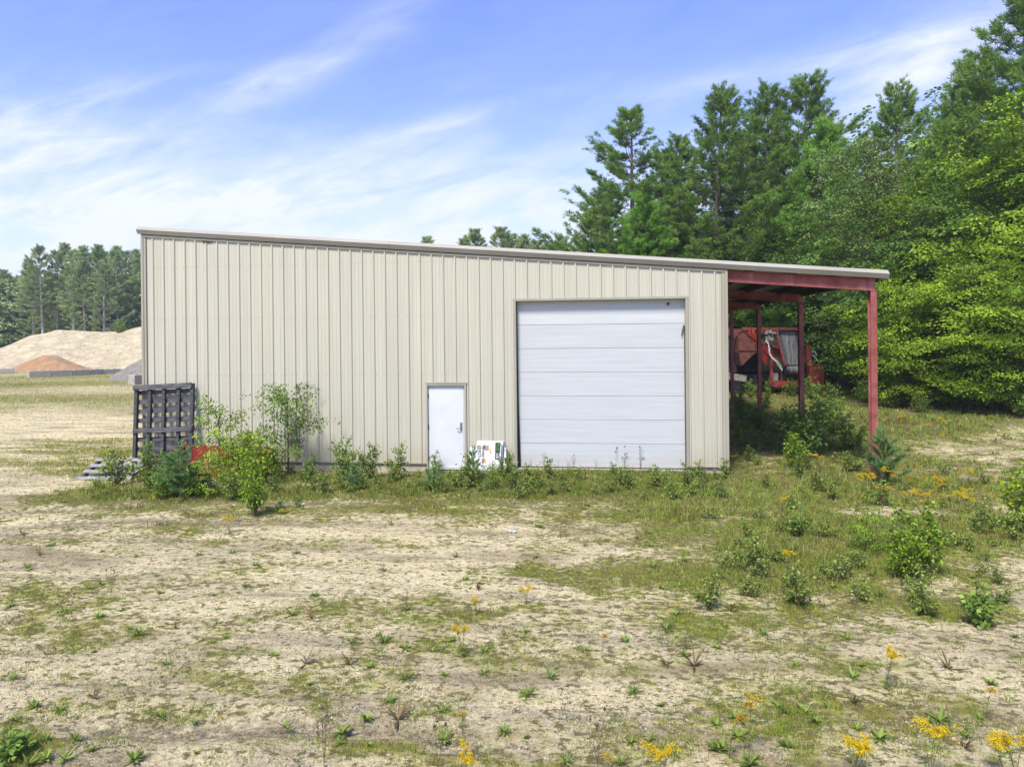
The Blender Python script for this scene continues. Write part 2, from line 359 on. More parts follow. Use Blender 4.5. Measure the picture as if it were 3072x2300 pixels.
M_LGRN = mat('green_ink', (.04, .16, .03), .6)
M_BRN = mat('brown_ink', (.28, .13, .04), .6)
M_ORG = mat('orange_ink', (.60, .26, .03), .6)
M_LITTER = mat('crumpled_plastic', (.34, .40, .40), .4)
def _berm(t, b):
    n = noise(t, .55, 8, .68, scl=(1, 1, 2.2), dist=1.2); n2 = noise(t, 2.4, 6, .6)
    c = ramp(t, n, [(.28, (.40, .325, .20)), (.5, (.55, .475, .315)), (.68, (.65, .58, .405))])
    t.links.new(mixc(t, mth(t, 'MULTIPLY', ramp(t, n2, [(.28, (1, 1, 1)), (.38, (0, 0, 0))]), .6), c, (.22, .16, .10)), b.inputs['Base Color'])
    bump(t, b, mth(t, 'ADD', n, mth(t, 'MULTIPLY', n2, .4)), 1.0, .9)
M_BERM = mat('berm_sand', (.5, .42, .32), .95, 0, _berm, .1)
def _opile(t, b):
    n = noise(t, .5, 5, .6, scl=(2.2, 2.2, .12)); n2 = noise(t, 6, 5, .6)
    c = ramp(t, n, [(.38, (.22, .175, .13)), (.46, (.27, .165, .085)), (.56, (.36, .205, .095)), (.64, (.27, .21, .155))])
    t.links.new(c, b.inputs['Base Color']); bump(t, b, mth(t, 'ADD', n, mth(t, 'MULTIPLY', n2, .3)), .8, .3)
M_OPILE = mat('orange_sand', (.4, .2, .1), .95, 0, _opile, .1)
M_GPILE = varied('grey_stone_dust', (.13, .12, .105), (.21, .195, .17), 2, .95, bmp=.6, bd=.2)
M_BARK = varied('pine_bark', (.075, .06, .048), (.17, .14, .115), 4, .95, bmp=.6, scl=(3, 3, .5))
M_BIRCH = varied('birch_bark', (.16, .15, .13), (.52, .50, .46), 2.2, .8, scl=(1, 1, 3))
M_TWIG = varied('twig_bark', (.07, .05, .035), (.13, .10, .07), 20, .9)
L_PINE = leafmat('pine_needles', (.045, .105, .014), (.20, .345, .05), .22)
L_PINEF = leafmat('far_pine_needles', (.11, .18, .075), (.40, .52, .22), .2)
L_PINEY = leafmat('bright_pine_needles', (.07, .18, .020), (.25, .48, .06), .25)
L_MAPLE = leafmat('maple_leaves', (.07, .155, .006), (.36, .52, .025), .35)
L_MAPLE2 = leafmat('low_maple_leaves', (.055, .13, .007), (.32, .47, .028), .35)
L_BROAD = leafmat('broad_leaves', (.045, .115, .016), (.20, .34, .045), .35)
L_POPLAR = leafmat('poplar_leaves', (.08, .145, .03), (.26, .36, .10), .35)
L_SAPY = leafmat('lime_leaves', (.11, .20, .012), (.36, .50, .045), .35)
L_SAPG = leafmat('sapling_leaves', (.07, .135, .018), (.25, .37, .06), .3)
L_SPR = leafmat('seedling_needles', (.055, .14, .035), (.20, .35, .12), .2)
L_WEED = leafmat('weed_leaves', (.075, .125, .018), (.27, .36, .06), .3)
L_WEEDR = leafmat('reddish_weed_leaves', (.075, .05, .022), (.20, .13, .05), .3)
L_OLIVE = leafmat('olive_meadow_blades', (.11, .115, .022), (.38, .35, .085), .3)
L_GRASS = leafmat('grass_blades', (.15, .18, .018), (.52, .55, .09), .3)
L_STRAW = leafmat('straw_blades', (.22, .17, .07), (.62, .53, .27), .3)
L_GOLD = leafmat('goldenrod_flowers', (.50, .35, .008), (.76, .60, .025), .3)
L_STONE = leafmat('pebbles', (.10, .085, .07), (.52, .48, .42), 0.0, .9)
L_SEED = leafmat('seed_heads', (.035, .022, .015), (.10, .06, .035), .1)

# ------------------------------------------------------------------ leaf / blade builders (numpy)
def unit(v): return v/(np.linalg.norm(v, axis=-1, keepdims=True)+1e-9)
def leaves(P, D, Nn, L, W, fold=.0):
    """quad leaves: base P, direction D, face normal Nn"""
    D = unit(D); S = unit(np.cross(D, Nn)); n = len(P); L = np.broadcast_to(L, (n,))[:, None]; W = np.broadcast_to(W, (n,))[:, None]
    Nn = unit(np.cross(S, D))
    a = P; b = P + D*L*.45 + S*W*.5; c = P + D*L - Nn*L*.12; d = P + D*L*.45 - S*W*.5
    V = np.stack([a, b, c, d], 1).reshape(-1, 3); F = np.arange(4*n).reshape(n, 4); return V, F
def blades(P, D, L, W, rng):
    n = len(P); D = unit(D); S = unit(np.cross(D, unit(rng.normal(size=(n, 3))))); L = np.broadcast_to(L, (n,))[:, None]; W = np.broadcast_to(W, (n,))[:, None]
    V = np.stack([P - S*W*.5, P + S*W*.5, P + D*L], 1).reshape(-1, 3); return V, np.arange(3*n).reshape(n, 3)

def make_pine(seed, H, base=.3, Rm=3.6, dens=1.0, blade=.26, mat_=None, bark=None, shape='white', needle=(10, .03)):
    rng = np.random.default_rng(seed); nb, nw = needle
    wood = Acc(); fo = Acc()
    zz = np.linspace(0, H, 12); bend = np.stack([.012*H*np.sin(zz/H*3+seed), .012*H*np.sin(zz/H*2.3+seed*2), zz], -1); bend[:, :2] -= bend[0, :2]
    rad = .018*H*(1-zz/H*.93); V, F = tube_np(bend, rad, 8); wood.add(V, F)
    def axis(z): return np.array([np.interp(z, zz, bend[:, 0]), np.interp(z, zz, bend[:, 1]), z])
    z = H*base; P_all = []; D_all = []; T_all = []
    side = rng.uniform(0, 6.28)
    while z < H*.985:
        f = max(0.0, (z/H-base)/(1-base))
        prof = (math.sin(min(1, f*1.55+.28)*math.pi*.62)**.8) * (1-f)**.72 if shape == 'white' else (1-f)**.85*.95
        nbr = rng.integers(4, 7); a0 = rng.uniform(0, 6.28); lev = rng.uniform(.72, 1.22)
        for k in range(nbr):
            if rng.random() < .14: continue
            a = a0 + k*6.28/nbr + rng.normal(0, .25); Lb = Rm*prof*lev*rng.uniform(.6, 1.15)*(1+.22*math.cos(a-side)) + .35
            el = R(6+46*f**1.7) + rng.normal(0, .07); b0 = axis(z+rng.uniform(-.12, .12)); bt_ = rng.normal(0, .16)
            s = np.linspace(0, 1, 6); up = .26*Lb*s**2.6
            d = np.array([math.cos(a), math.sin(a), 0]); pts = b0 + np.outer(s*Lb*math.cos(el), d); pts[:, 2] += s*Lb*math.sin(el)*.7 + up - .07*Lb*np.sin(s*3.1)
            pts[:, :2] += np.outer(np.sin(s*3)*.06*Lb, [-d[1], d[0]])*rng.normal()
            V, F = tube_np(pts, (.011*Lb+.012)*(1-s*.8), 4); wood.add(V, F)
            lat_d = np.array([-d[1], d[0], 0])
            nc = max(3, int(Lb*3.6*dens)); qs = np.append(rng.uniform(.20 if f < .6 else .1, 1, nc)**.7, 1.0)
            for q in qs:                                     # foxtail clumps strung along the bough, gaps between them
                p = np.array([np.interp(q, s, pts[:, j]) for j in range(3)])
                lat = rng.normal()*(.30+.62*(1-q))*min(1.3, Lb*.33); c0 = p + lat_d*lat + d*abs(lat)*.45 + np.array([0, 0, .06-.05*abs(lat)])
                if abs(lat) > .25: V, F = tube_np(np.array([p, (p+c0)/2, c0]), np.array([.012, .009, .006]), 3); wood.add(V, F)
                dd = unit(d*.9 + lat_d*np.sign(lat)*min(.8, abs(lat)) + np.array([0, 0, .30+.7*f])); tt = .48+bt_+.13*rng.normal()+.15*q
                m_ = int(rng.integers(8, 14)); u = rng.uniform(-.26, .30, m_)
                P_all.extend(c0 + np.outer(u, dd) + rng.normal(0, 1, (m_, 3))*np.array([.085, .085, .05])); D_all.extend(dd + rng.normal(0, .25, (m_, 3)) + np.array([0, 0, .35])); T_all.extend(tt+.35*u+rng.normal(0, .06, m_))
        z += rng.uniform(.80, 1.25)*(1-.55*f)*H/18
    P = np.array(P_all); D = unit(np.array(D_all)); T = np.clip(np.array(T_all), 0, 1)
    top = axis(H); P = np.vstack([P, top + rng.normal(0, .1, (12, 3))]); D = np.vstack([D, np.tile([0, 0, 1.], (12, 1))]); T = np.append(T, np.full(12, .5))
    Pn = np.repeat(P, nb, 0) + rng.normal(0, blade*.16, (len(P)*nb, 3))*np.array([1, 1, .35]); Dn = np.repeat(D, nb, 0) + rng.normal(0, .55, (len(P)*nb, 3))
    V, F = blades(Pn, Dn, blade*rng.uniform(.7, 1.25, len(Pn)), nw, rng); fo.add(V, F, np.repeat(np.clip(np.repeat(T, nb)+rng.normal(0, .12, len(Pn)), 0, 1), 3))
    return wood.mesh('pine_trunk', bark or M_BARK), fo.mesh('pine_crown', mat_ or L_PINE)

def make_seedling(seed, H=1.2, Rm=.42):
    # young white pine: a few clear whorls of upswept shoots, each a bottle brush of long soft needles
    rng = np.random.default_rng(seed); wood = Acc(); fo = Acc(); st = np.array([[0, 0, 0], [.01, 0, H*.5], [0, .01, H*.93]]); V, F = tube_np(st, np.array([.014, .009, .004]), 6); wood.add(V, F)
    shoots = [(np.array([0, 0, H*.62]), np.array([0, 0, H*.38]))]
    for w_, zf in enumerate((.06, .14, .24, .36, .50, .64, .78)):
        for k in range(int(rng.integers(4, 7))):
            a = rng.uniform(0, 6.28); L_ = (Rm*(1-zf)**.7+.10)*rng.uniform(.7, 1.15); el = rng.uniform(.45, .95)
            b0 = np.array([0, 0, zf*H+rng.normal(0, .02)]); d = np.array([math.cos(a)*math.cos(el), math.sin(a)*math.cos(el), math.sin(el)])*L_; shoots.append((b0, d))
            if L_ > .25:
                for q in (.45, .65):
                    a2 = a+rng.choice((-1, 1))*rng.uniform(.5, .9); d2 = np.array([math.cos(a2)*math.cos(el), math.sin(a2)*math.cos(el), math.sin(el)])*L_*.5; shoots.append((b0+d*q, d2))
    for b0, d in shoots:
        V, F = tube_np(np.array([b0, b0+d*.5, b0+d]), np.array([.006, .004, .002]), 4); wood.add(V, F)
        n = int(50+230*np.linalg.norm(d)); u = rng.uniform(.25, 1.0, n); P = b0+np.outer(u, d); dn = d/np.linalg.norm(d)
        D = rng.normal(size=(n, 3)); D -= np.outer(D@dn, dn); D = unit(D)*.75+dn*rng.uniform(.6, 1.1, (n, 1)); V, F = blades(P, D, .085*rng.uniform(.7, 1.2, n), .0065, rng); fo.add(V, F, np.repeat(np.clip(.30+.35*u+rng.normal(0, .13, n), 0, 1), 3))
    return wood.mesh('seedling_stem', M_TWIG), fo.mesh('seedling_needles', L_SPR)

def make_broad(seed, H, Rm, base=.08, ns=900, nl=20, leaf=.17, mat_=None, bark=None, rad_t=.013, spray=.5, top_pt=1.0, droop=.25):
    rng = np.random.default_rng(seed); wood = Acc(); fo = Acc()
    zz = np.linspace(0, H*.93, 9); ax = np.stack([.02*H*np.sin(zz/H*3+seed), .02*H*np.sin(zz/H*2+seed*3), zz], -1); ax[:, :2] -= ax[0, :2]
    V, F = tube_np(ax, rad_t*H*(1-zz/H*.95)+.01, 7); wood.add(V, F)
    nb = int(22+H); tips = []
    ph = rng.uniform(0, 6.28, 6)
    for k in range(nb):
        z0 = H*(base+.02+(.90-base)*(k+.5)/nb*.92); f = (z0/H-base)/(1-base); a = k*2.4+rng.normal(0, .3)
        prof = (max(0.0, math.sin(math.pi*min(1, (f*.82+.14))))**.65)*(1-.35*f)*(1+.20*math.sin(a*2+ph[0])+.18*math.sin(f*9+a*3+ph[1]))
        Lb = max(.4, Rm*prof)*rng.uniform(.8, 1.15); el = R(18+40*f*top_pt)+rng.normal(0, .1)
        s = np.linspace(0, 1, 6); d = np.array([math.cos(a), math.sin(a), 0]); b0 = np.array([np.interp(z0, zz, ax[:, 0]), np.interp(z0, zz, ax[:, 1]), z0])
        pts = b0 + np.outer(s*Lb, d); pts[:, 2] += s*Lb*math.tan(el)*.8 - droop*.5*Lb*s**2
        V, F = tube_np(pts, (.010*Lb+.012)*min(1, H/7)*(1-s*.85), 4); wood.add(V, F)
        tips.append((pts, d, Lb))
    P = []; D = []; NN = []; T = []
    wts = np.array([t[2] for t in tips]); wts /= wts.sum()
    for i in rng.choice(len(tips), ns, p=wts):
        pts, d, Lb = tips[i]; q = rng.uniform(.25, 1.05)**.7; s = np.linspace(0, 1, 6)
        c = np.array([np.interp(min(q, 1), s, pts[:, j]) for j in range(3)]) + rng.normal(0, 1, 3)*np.array([.26, .26, .10])*Lb*(.35+.65*q)
        rr = spray*rng.uniform(.6, 1.3); n_ = nl
        an = rng.uniform(0, 6.28, n_); ra = rr*np.sqrt(rng.random(n_))
        off = np.stack([np.cos(an)*ra, np.sin(an)*ra, rng.normal(0, .06, n_) - droop*ra], -1)
        tilt = d*.35 + rng.normal(0, .22, 3); off[:, 2] -= off@np.array([tilt[0], tilt[1], 0])
        P.append(c+off); D.append(off*np.array([1, 1, .3]) + rng.normal(0, .25, (n_, 3))*rr + d*.1 + np.array([0, 0, -.12])); NN.append(np.tile(np.array([tilt[0], tilt[1], 1.0]), (n_, 1)) + rng.normal(0, .38, (n_, 3)))
        T.append(np.clip(rng.normal(.45, .28)+rng.normal(0, .13, n_), 0, 1))
    P = np.vstack(P); V, F = leaves(P, np.vstack(D), np.vstack(NN), leaf*rng.uniform(.65, 1.2, len(P)), leaf*.62); fo.add(V, F, np.repeat(np.concatenate(T), 4))
    return wood.mesh('tree_trunk', bark or M_TWIG), fo.mesh('tree_crown', mat_ or L_BROAD)

def make_shrub(seed, H, Rm, nst=6, nl=500, leaf=.06, mat_=None, spread=.5, lowest=.15, bark=None, upright=.75):
    rng = np.random.default_rng(seed); wood = Acc(); fo = Acc(); P = []; D = []
    for k in range(nst):
        a = rng.uniform(0, 6.28); h = H*(1.0 if k == 0 else rng.uniform(.45, .95)); lean = Rm*(0.12 if k == 0 else rng.uniform(.2, .9))*spread*1.4
        s = np.linspace(0, 1, 6); d = np.array([math.cos(a), math.sin(a), 0]); pts = np.outer(s**1.2*lean, d) + np.outer(s*h, [0, 0, 1]) + rng.normal(0, .02*H, (6, 3))*s[:, None]
        V, F = tube_np(pts, (.004+.007*H)*(1-s*.8), 5); wood.add(V, F)
        nbr = int(5+h*7)
        for j in range(nbr):
            q = rng.uniform(lowest, .97); b0 = np.array([np.interp(q, s, pts[:, c]) for c in range(3)]); a2 = rng.uniform(0, 6.28)
            Lb = Rm*(.75*(1-q)**.6+.12)*rng.uniform(.5, 1.1); dd = unit(np.array([math.cos(a2), math.sin(a2), upright*rng.uniform(.4, 1.5)]))
            br = b0 + np.outer(np.linspace(0, Lb, 4), dd); V, F = tube_np(br, np.full(4, .002+.002*H)*(1-np.linspace(0, .6, 4)), 4); wood.add(V, F)
            m = max(2, int(nl/(nst*nbr))); u = rng.uniform(.15, 1.05, m)[:, None]
            P.append(b0 + dd*Lb*u + rng.normal(0, leaf*.4, (m, 3))); D.append(np.tile(dd*.5, (m, 1)) + rng.normal(0, .6, (m, 3)) - np.array([0, 0, .25]))
        m = max(3, nl//(nst*12)); u = rng.uniform(.6, 1.0, m); P.append(np.stack([np.interp(u, s, pts[:, c]) for c in range(3)], -1)); D.append(rng.normal(0, .6, (m, 3))+np.array([0, 0, .4]))
    P = np.vstack(P); D = np.vstack(D); Nn = rng.normal(0, .55, (len(P), 3)) + np.array([0, -.35, .8])
    V, F = leaves(P, D, Nn, leaf*rng.uniform(.7, 1.25, len(P)), leaf*.72); fo.add(V, F, np.repeat(np.clip(rng.normal(.5, .25, len(P)), 0, 1), 4))
    return wood.mesh('shrub_stems', bark or M_TWIG), fo.mesh('shrub_leaves', mat_ or L_SAPG)

def place(name, parts, loc, rz, sc, label, cat, group=None, names=('trunk', 'crown')):
    o = empty(name, loc, rz); o.scale = (sc, sc, sc) if np.isscalar(sc) else sc
    tag(o, label, cat, group)
    for n_, me in zip(names, parts): link(n_, me, o)
    return o

# ================================================================== GROUND
def axis_pts(c, near, step, far, n):
    a = np.arange(0, near, step); b = near*(far/near)**(np.linspace(0, 1, n)[1:]); a = np.concatenate([a, [near], b]) ; return np.concatenate([c-a[::-1], (c+a)[1:]])
gx = axis_pts(11.0, 15.0, .085, 700, 40); gy = axis_pts(-4.0, 9.0, .085, 700, 46)
XX, YY = np.meshgrid(gx, gy); ZZ = gz2(XX, YY)
nx, ny = len(gx), len(gy); ii = (np.arange(ny-1)[:, None]*nx + np.arange(nx-1)[None, :]).ravel()
gm = npmesh('ground', np.stack([XX, YY, ZZ], -1).reshape(-1, 3), np.stack([ii, ii+1, ii+nx+1, ii+nx], -1), MG, veg(XX, YY).ravel(), True)
ra = gm.attributes.new('rut', 'FLOAT', 'POINT'); ra.data.foreach_set('value', np.clip(ruts(XX, YY), 0, 1).ravel().astype(np.float32))
tag(link('ground', gm), kind='structure')

# ================================================================== BUILDING
W, D_B, SL = 15.24, 18.3, 1/12.0
def ztop(x): return 5.985 - x*SL
bld = empty('metal_shed', (0, 0, -.25))
tag(bld, 'tan ribbed steel shed with single-pitch roof, white roll-up door and open red-post lean-to', 'shed')
def bp(mb, name, m, **kw):
    o = mb.build(name, m, None, **kw); o.parent = bld; o.matrix_parent_inverse = Matrix.Translation((0, 0, .25)); return o
OD = (10.085, 14.26, 4.08, -.09); MD = (7.785, 8.82, 2.02, -.14)
def rib_profile(x0, x1, first, pitch=.3048):
    """list of (x, y) along the sheet; ribs stand proud toward -y, shallow stiffeners between"""
    pts = [(x0, 0.0)]; k = 0
    while True:
        c = first + k*pitch; k += 1
        if c > x1-.05: break
        if c-.032 > pts[-1][0]: pts += [(c-.032, 0), (c-.014, -.032), (c+.014, -.032), (c+.032, 0)]
        for q in (.102, .203):
            e = c + q
            if e+.02 < x1: pts += [(e-.013, 0), (e-.006, -.005), (e+.006, -.005), (e+.013, 0)]
    pts.append((x1, 0)); return pts
def sheet(mb, pts, zb, zt, ops, z_off=0):
    xs = sorted(set([round(p[0], 5) for p in pts] + [round(o[0], 5) for o in ops] + [round(o[1], 5) for o in ops]))
    px = [p[0] for p in pts]; py = [p[1] for p in pts]
    for a, b in zip(xs[:-1], xs[1:]):
        if b-a < 1e-4: continue
        ya, yb = np.interp(a, px, py), np.interp(b, px, py); zb_ = zb; m_ = (a+b)/2
        for o_ in ops:
            if o_[0] < m_ < o_[1]: zb_ = o_[2]
        mb.add([(a, ya, zb_), (b, yb, zb_), (b, yb, zt(b)), (a, ya, zt(a))], [(0, 1, 2, 3)])
wall = MB(); prof = rib_profile(.10, W-.12, .32)
sheet(wall, prof, .0, ztop, [OD, MD])
for gzz in (1.15, 2.25, 3.75, 5.13):                       # fastener heads along the girts
    k = 0
    for c in np.arange(.32, W-.2, .3048):
        for q in (.055, .16, .255):
            x = c+q
            if q == .16 and k % 3: continue
            if gzz > ztop(x)-.1 or (OD[0]-.02 < x < OD[1]+.02 and gzz < OD[2]) or (MD[0] < x < MD[1] and gzz < MD[2]): continue
            wall.box(x-.007, x+.007, -.008, .001, gzz-.007, gzz+.007, 1)
        k += 1
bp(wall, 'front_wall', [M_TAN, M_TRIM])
# side and back walls
sw = MB(); 
for (xx, zt_, nsgn) in ((0.0, ztop(0), -1), (W, ztop(W)-.02, 1)):
    pr = rib_profile(.0, D_B, .2)
    for (a, ya), (b, yb) in zip(pr[:-1], pr[1:]):
        if b-a > 1e-5: sw.add([(xx-nsgn*ya, a, 0), (xx-nsgn*yb, b, 0), (xx-nsgn*yb, b, zt_), (xx-nsgn*ya, a, zt_)], [(0, 1, 2, 3)])
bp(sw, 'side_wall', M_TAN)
bw = MB(); pr = rib_profile(0, W, .3)
for (a, ya), (b, yb) in zip(pr[:-1], pr[1:]):
    if b-a > 1e-5: bw.add([(a, D_B-ya, 0), (b, D_B-yb, 0), (b, D_B-yb, ztop(b)), (a, D_B-ya, ztop(a))], [(0, 1, 2, 3)])
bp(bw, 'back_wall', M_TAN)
# corner trims
for (a, b, s) in ((-.008, .135, 1), (W-.145, W+.012, -1)):
    c = MB(); zt0 = ztop(a); zt1 = ztop(b)
    for (u0, u1, y0, y1) in ((a, a+.055, -.045, -.045), (a+.055, a+.075, -.045, -.020), (a+.075, b-.012, -.020, -.020), (b-.012, b, -.020, -.038)) if s > 0 else ((a, a+.012, -.038, -.020), (a+.012, b-.075, -.020, -.020), (b-.075, b-.060, -.020, -.045), (b-.060, b, -.045, -.045)):
        c.add([(u0, y0, -.01), (u1, y1, -.01), (u1, y1, ztop(u1)), (u0, y0, ztop(u0))], [(0, 1, 2, 3)])
    xe = a if s > 0 else b; c.add([(xe, -.045, -.01), (xe, .12, -.01), (xe, .12, ztop(xe)), (xe, -.045, ztop(xe))], [(0, 1, 2, 3)])
    bp(c, 'corner_trim', M_TRIM)
# base trim + foundation
fd = MB()
for (a, b) in ((0, MD[0]), (MD[1], OD[0]), (OD[1], W)):
    bp(MB().box(a, b, -.045, -.002, -.022, -.004), 'base_trim', M_TRIM); fd.box(a, b, .01, .30, -.8, -.023)
fd.box(MD[0], MD[1], .0, .30, -.8, -.150); fd.box(OD[0], OD[1], .0, .30, -.8, -.105)
fd.box(-.0, .30, .31, D_B, -.8, -.023); fd.box(W-.30, W, .31, D_B, -.8, -.023)
bp(fd, 'foundation', M_CONC)
# rake trim (two-tone box along the roof edge), joints, shadow gap moulding
XR0, XR1 = -.078, 18.915
rk = MB(); prr = [(.0, .262), (-.030, .262), (-.135, .170), (-.075, .062), (.0, .062)]
jn = [XR0, .75, 3.75, 6.85, 9.921, 12.95, 15.963, XR1]
for a, b in zip(jn[:-1], jn[1:]):
    a2, b2 = a+.0015, b-.0015
    poly = [(a2, y, ztop(a2)-.01+z) for (y, z) in prr]; rk.prism(poly, (b2-a2, 0, -(b2-a2)*SL))
bp(rk, 'rake_trim', M_RAKE)
for a in jn[1:-1]:
    lap = MB()
    poly = [(a-.012, y-.003, ztop(a)-.01+z) for (y, z) in prr[1:4]]; n = [(a+.012, y-.003, ztop(a+.024)-.01+z) for (y, z) in prr[1:4]]
    lap.add(poly+n, [(0, 3, 4, 1), (1, 4, 5, 2)]); bp(lap, 'rake_joint', M_TRIM)
ml = MB(); ml.prism([(.0, -.04, ztop(0)-.018), (.0, -.04, ztop(0)+.034), (.0, -.0, ztop(0)+.034), (.0, -.0, ztop(0)-.018)], (W, 0, -W*SL))
bp(ml, 'rake_moulding', M_TRIM)
gap = MB(); gap.prism([(.0, -.03, ztop(0)+.034), (.0, -.03, ztop(0)+.055), (.0, .0, ztop(0)+.055), (.0, .0, ztop(0)+.034)], (W, 0, -W*SL)); bp(gap, 'shadow_gap', M_DARK)
tear = MB(); tear.add([(1.72, -.034, ztop(1.72)-.02), (2.05, -.034, ztop(2.05)-.02), (1.98, -.034, ztop(1.98)-.052), (1.80, -.034, ztop(1.8)-.075)], [(0, 1, 2, 3)]); bp(tear, 'torn_trim_hole', M_DARK)
# roof deck, ribs on top
rf = MB(); y0, y1 = .01, D_B+.3
rf.prism([(XR0, y0, ztop(XR0)+.20), (XR0, y1, ztop(XR0)+.20), (XR0, y1, ztop(XR0)+.235), (XR0, y0, ztop(XR0)+.235)], (XR1-XR0, 0, -(XR1-XR0)*SL), 0)
for yy in np.arange(.3, y1, .6):
    rf.prism([(XR0, yy-.03, ztop(XR0)+.236), (XR0, yy+.03, ztop(XR0)+.236), (XR0, yy+.015, ztop(XR0)+.262), (XR0, yy-.015, ztop(XR0)+.262)], (XR1-XR0, 0, -(XR1-XR0)*SL), 0)
bp(rf, 'roof', [M_TRIM])
ins = MB(); ins.prism([(W+.02, .05, ztop(W)+.185), (W+.02, D_B, ztop(W)+.185), (W+.02, D_B, ztop(W)+.197), (W+.02, .05, ztop(W)+.197)], (XR1-W-.08, 0, -(XR1-W-.08)*SL)); bp(ins, 'roof_lining', M_DECK)
for xx in (15.9, 16.9, 17.9, 18.6):
    p = MB(); zc = ztop(xx)+.18; p.box(xx-.006, xx+.006, .12, D_B, zc-.20, zc); p.box(xx, xx+.06, .12, D_B, zc-.203, zc-.197); bp(p, 'purlin', M_MDK)
ev = MB(); ev.box(18.70, 18.715, .02, D_B, ztop(18.7)-.03, ztop(18.7)+.17); bp(ev, 'eave_strut', M_MDK)
eg = MB(); eg.box(XR1-.10, XR1-.002, .0, D_B+.3, ztop(XR1)+.05, ztop(XR1)+.24); bp(eg, 'eave_gutter', M_RAKE)
def ibeam(mb, a, b, depth, width, tf=.012, up=(0, 0, 1)):
    a = Vector(a); b = Vector(b); d = (b-a).normalized(); u = Vector(up); x = d.cross(u).normalized(); u = x.cross(d)
    mb.bar(a+u*(depth/2-tf/2), b+u*(depth/2-tf/2), width, tf, up); mb.bar(a-u*(depth/2-tf/2), b-u*(depth/2-tf/2), width, tf, up); mb.bar(a, b, .010, depth-2*tf-.001, up)
PX = 18.60
for k in range(4):
    yy = .10 + 6.1*k
    r_ = MB(); zt_ = .035; x0, x1 = W+.05, 18.67; dp = .28
    ibeam(r_, (x0, yy, ztop(x0)+zt_-dp/2), (x1, yy, ztop(x1)+zt_-dp/2), dp, .15)
    bp(r_, 'rafter', M_RED)
    p_ = MB(); zb_, zp = -.45, ztop(PX)+zt_-dp-.012
    for s_ in (-1, 1): p_.box(PX-.070, PX+.070, yy+s_*.095-.006, yy+s_*.095+.006, zb_, zp)
    p_.box(PX-.006, PX+.006, yy-.088, yy+.088, zb_, zp); p_.box(PX-.085, PX+.085, yy-.11, yy+.11, zp+.0005, zp+.0115)
    for zz_ in (zp-.05, zp-.12): p_.box(PX-.045, PX-.03, yy-.108, yy-.102, zz_-.01, zz_+.01); p_.box(PX+.03, PX+.045, yy-.108, yy-.102, zz_-.01, zz_+.01)
    bp(p_, 'post', M_RED)
for k in range(1, 4): bp(MB().box(W+.04, W+.10, .1+6.1*k-.07, .1+6.1*k+.07, -.2, ztop(W)-.24), 'wall_column', M_RED)
# ---- roll-up door
odr = empty('overhead_door', (0, 0, 0)); odr.parent = bld; odr.matrix_parent_inverse = Matrix.Translation((0, 0, .25))
def odp(mb, name, m, **kw): return mb.build(name, m, odr, **kw)
jam = MB(); yj = .16
for s_, xx in ((1, OD[0]), (-1, OD[1])):
    jam.box(min(xx, xx+s_*.012), max(xx, xx+s_*.012), -.046, yj, -.10, OD[2]-.013); jam.box(min(xx, xx-s_*.055), max(xx, xx-s_*.055), -.050, -.036, -.02, OD[2]+.05)
jam.box(OD[0], OD[1], -.046, yj, OD[2]-.012, OD[2]); jam.box(OD[0]-.06, OD[1]+.06, -.054, -.034, OD[2]+.0005, OD[2]+.05)
odp(jam, 'door_frame', M_TRIM)
ws = MB()
ws.prism([(OD[0]+.013, .10, -.10), (OD[0]+.085, .10, -.10), (OD[0]+.045, .10, 1.5), (OD[0]+.028, .10, 4.06), (OD[0]+.013, .10, 4.06)], (0, .02, 0))
odp(ws, 'weather_strip', M_RUB); ws = MB(); ws.prism([(OD[1]-.013, .10, -.10), (OD[1]-.030, .10, -.10), (OD[1]-.030, .10, 3.4), (OD[1]-.013, .10, 3.4)], (0, .02, 0))
odp(ws, 'weather_strip', M_RUB)
for k in range(7):
    z0 = -.085+k*.594; z1 = z0+.594; s_ = MB(); n = 26; pts = []
    for j in range(n):
        za = z0+.004+(z1-z0-.008)*j/n; zb_ = z0+.004+(z1-z0-.008)*(j+1)/n; h = (zb_-za)
        pts += [(za, .135), (za+h*.68, .135), (za+h*.74, .1375), (za+h*.94, .1375)]
    pts.append((z1-.004, .135))
    if k == 6: pts = [(z0+.004, .135), (z1-.004, .135)]
    pts = [(z0+.0005, .160), (z0+.004, .160)] + pts + [(z1-.004, .160), (z1-.0005, .160)]
    for (za, ya), (zb_, yb) in zip(pts[:-1], pts[1:]):
        s_.add([(OD[0]+.013, ya, za), (OD[1]-.013, ya, za), (OD[1]-.013, yb, zb_), (OD[0]+.013, yb, zb_)], [(0, 1, 2, 3)])
    s_.box(OD[0]+.013, OD[1]-.013, .162, .18, z0+.0005, z1-.0005)
    odp(s_, 'door_section', M_ODOOR)
bs = MB(); bs.box(OD[0]+.013, OD[1]-.013, .11, .19, -.104, -.086); odp(bs, 'bottom_seal', M_RUB)
nst = MB(); nst.tube([(13.83, .115, 3.93), (13.84, .10, 3.95), (13.87, .11, 3.985)], [.015, .04, .02], 7); odp(nst, 'wasp_nest', M_TWIG)
stp = MB(); stp.bar((14.225, .09, 3.44), (14.165, .09, 3.17), .022, .01, (0, 1, 0)); odp(stp, 'loose_strap', M_RUB)
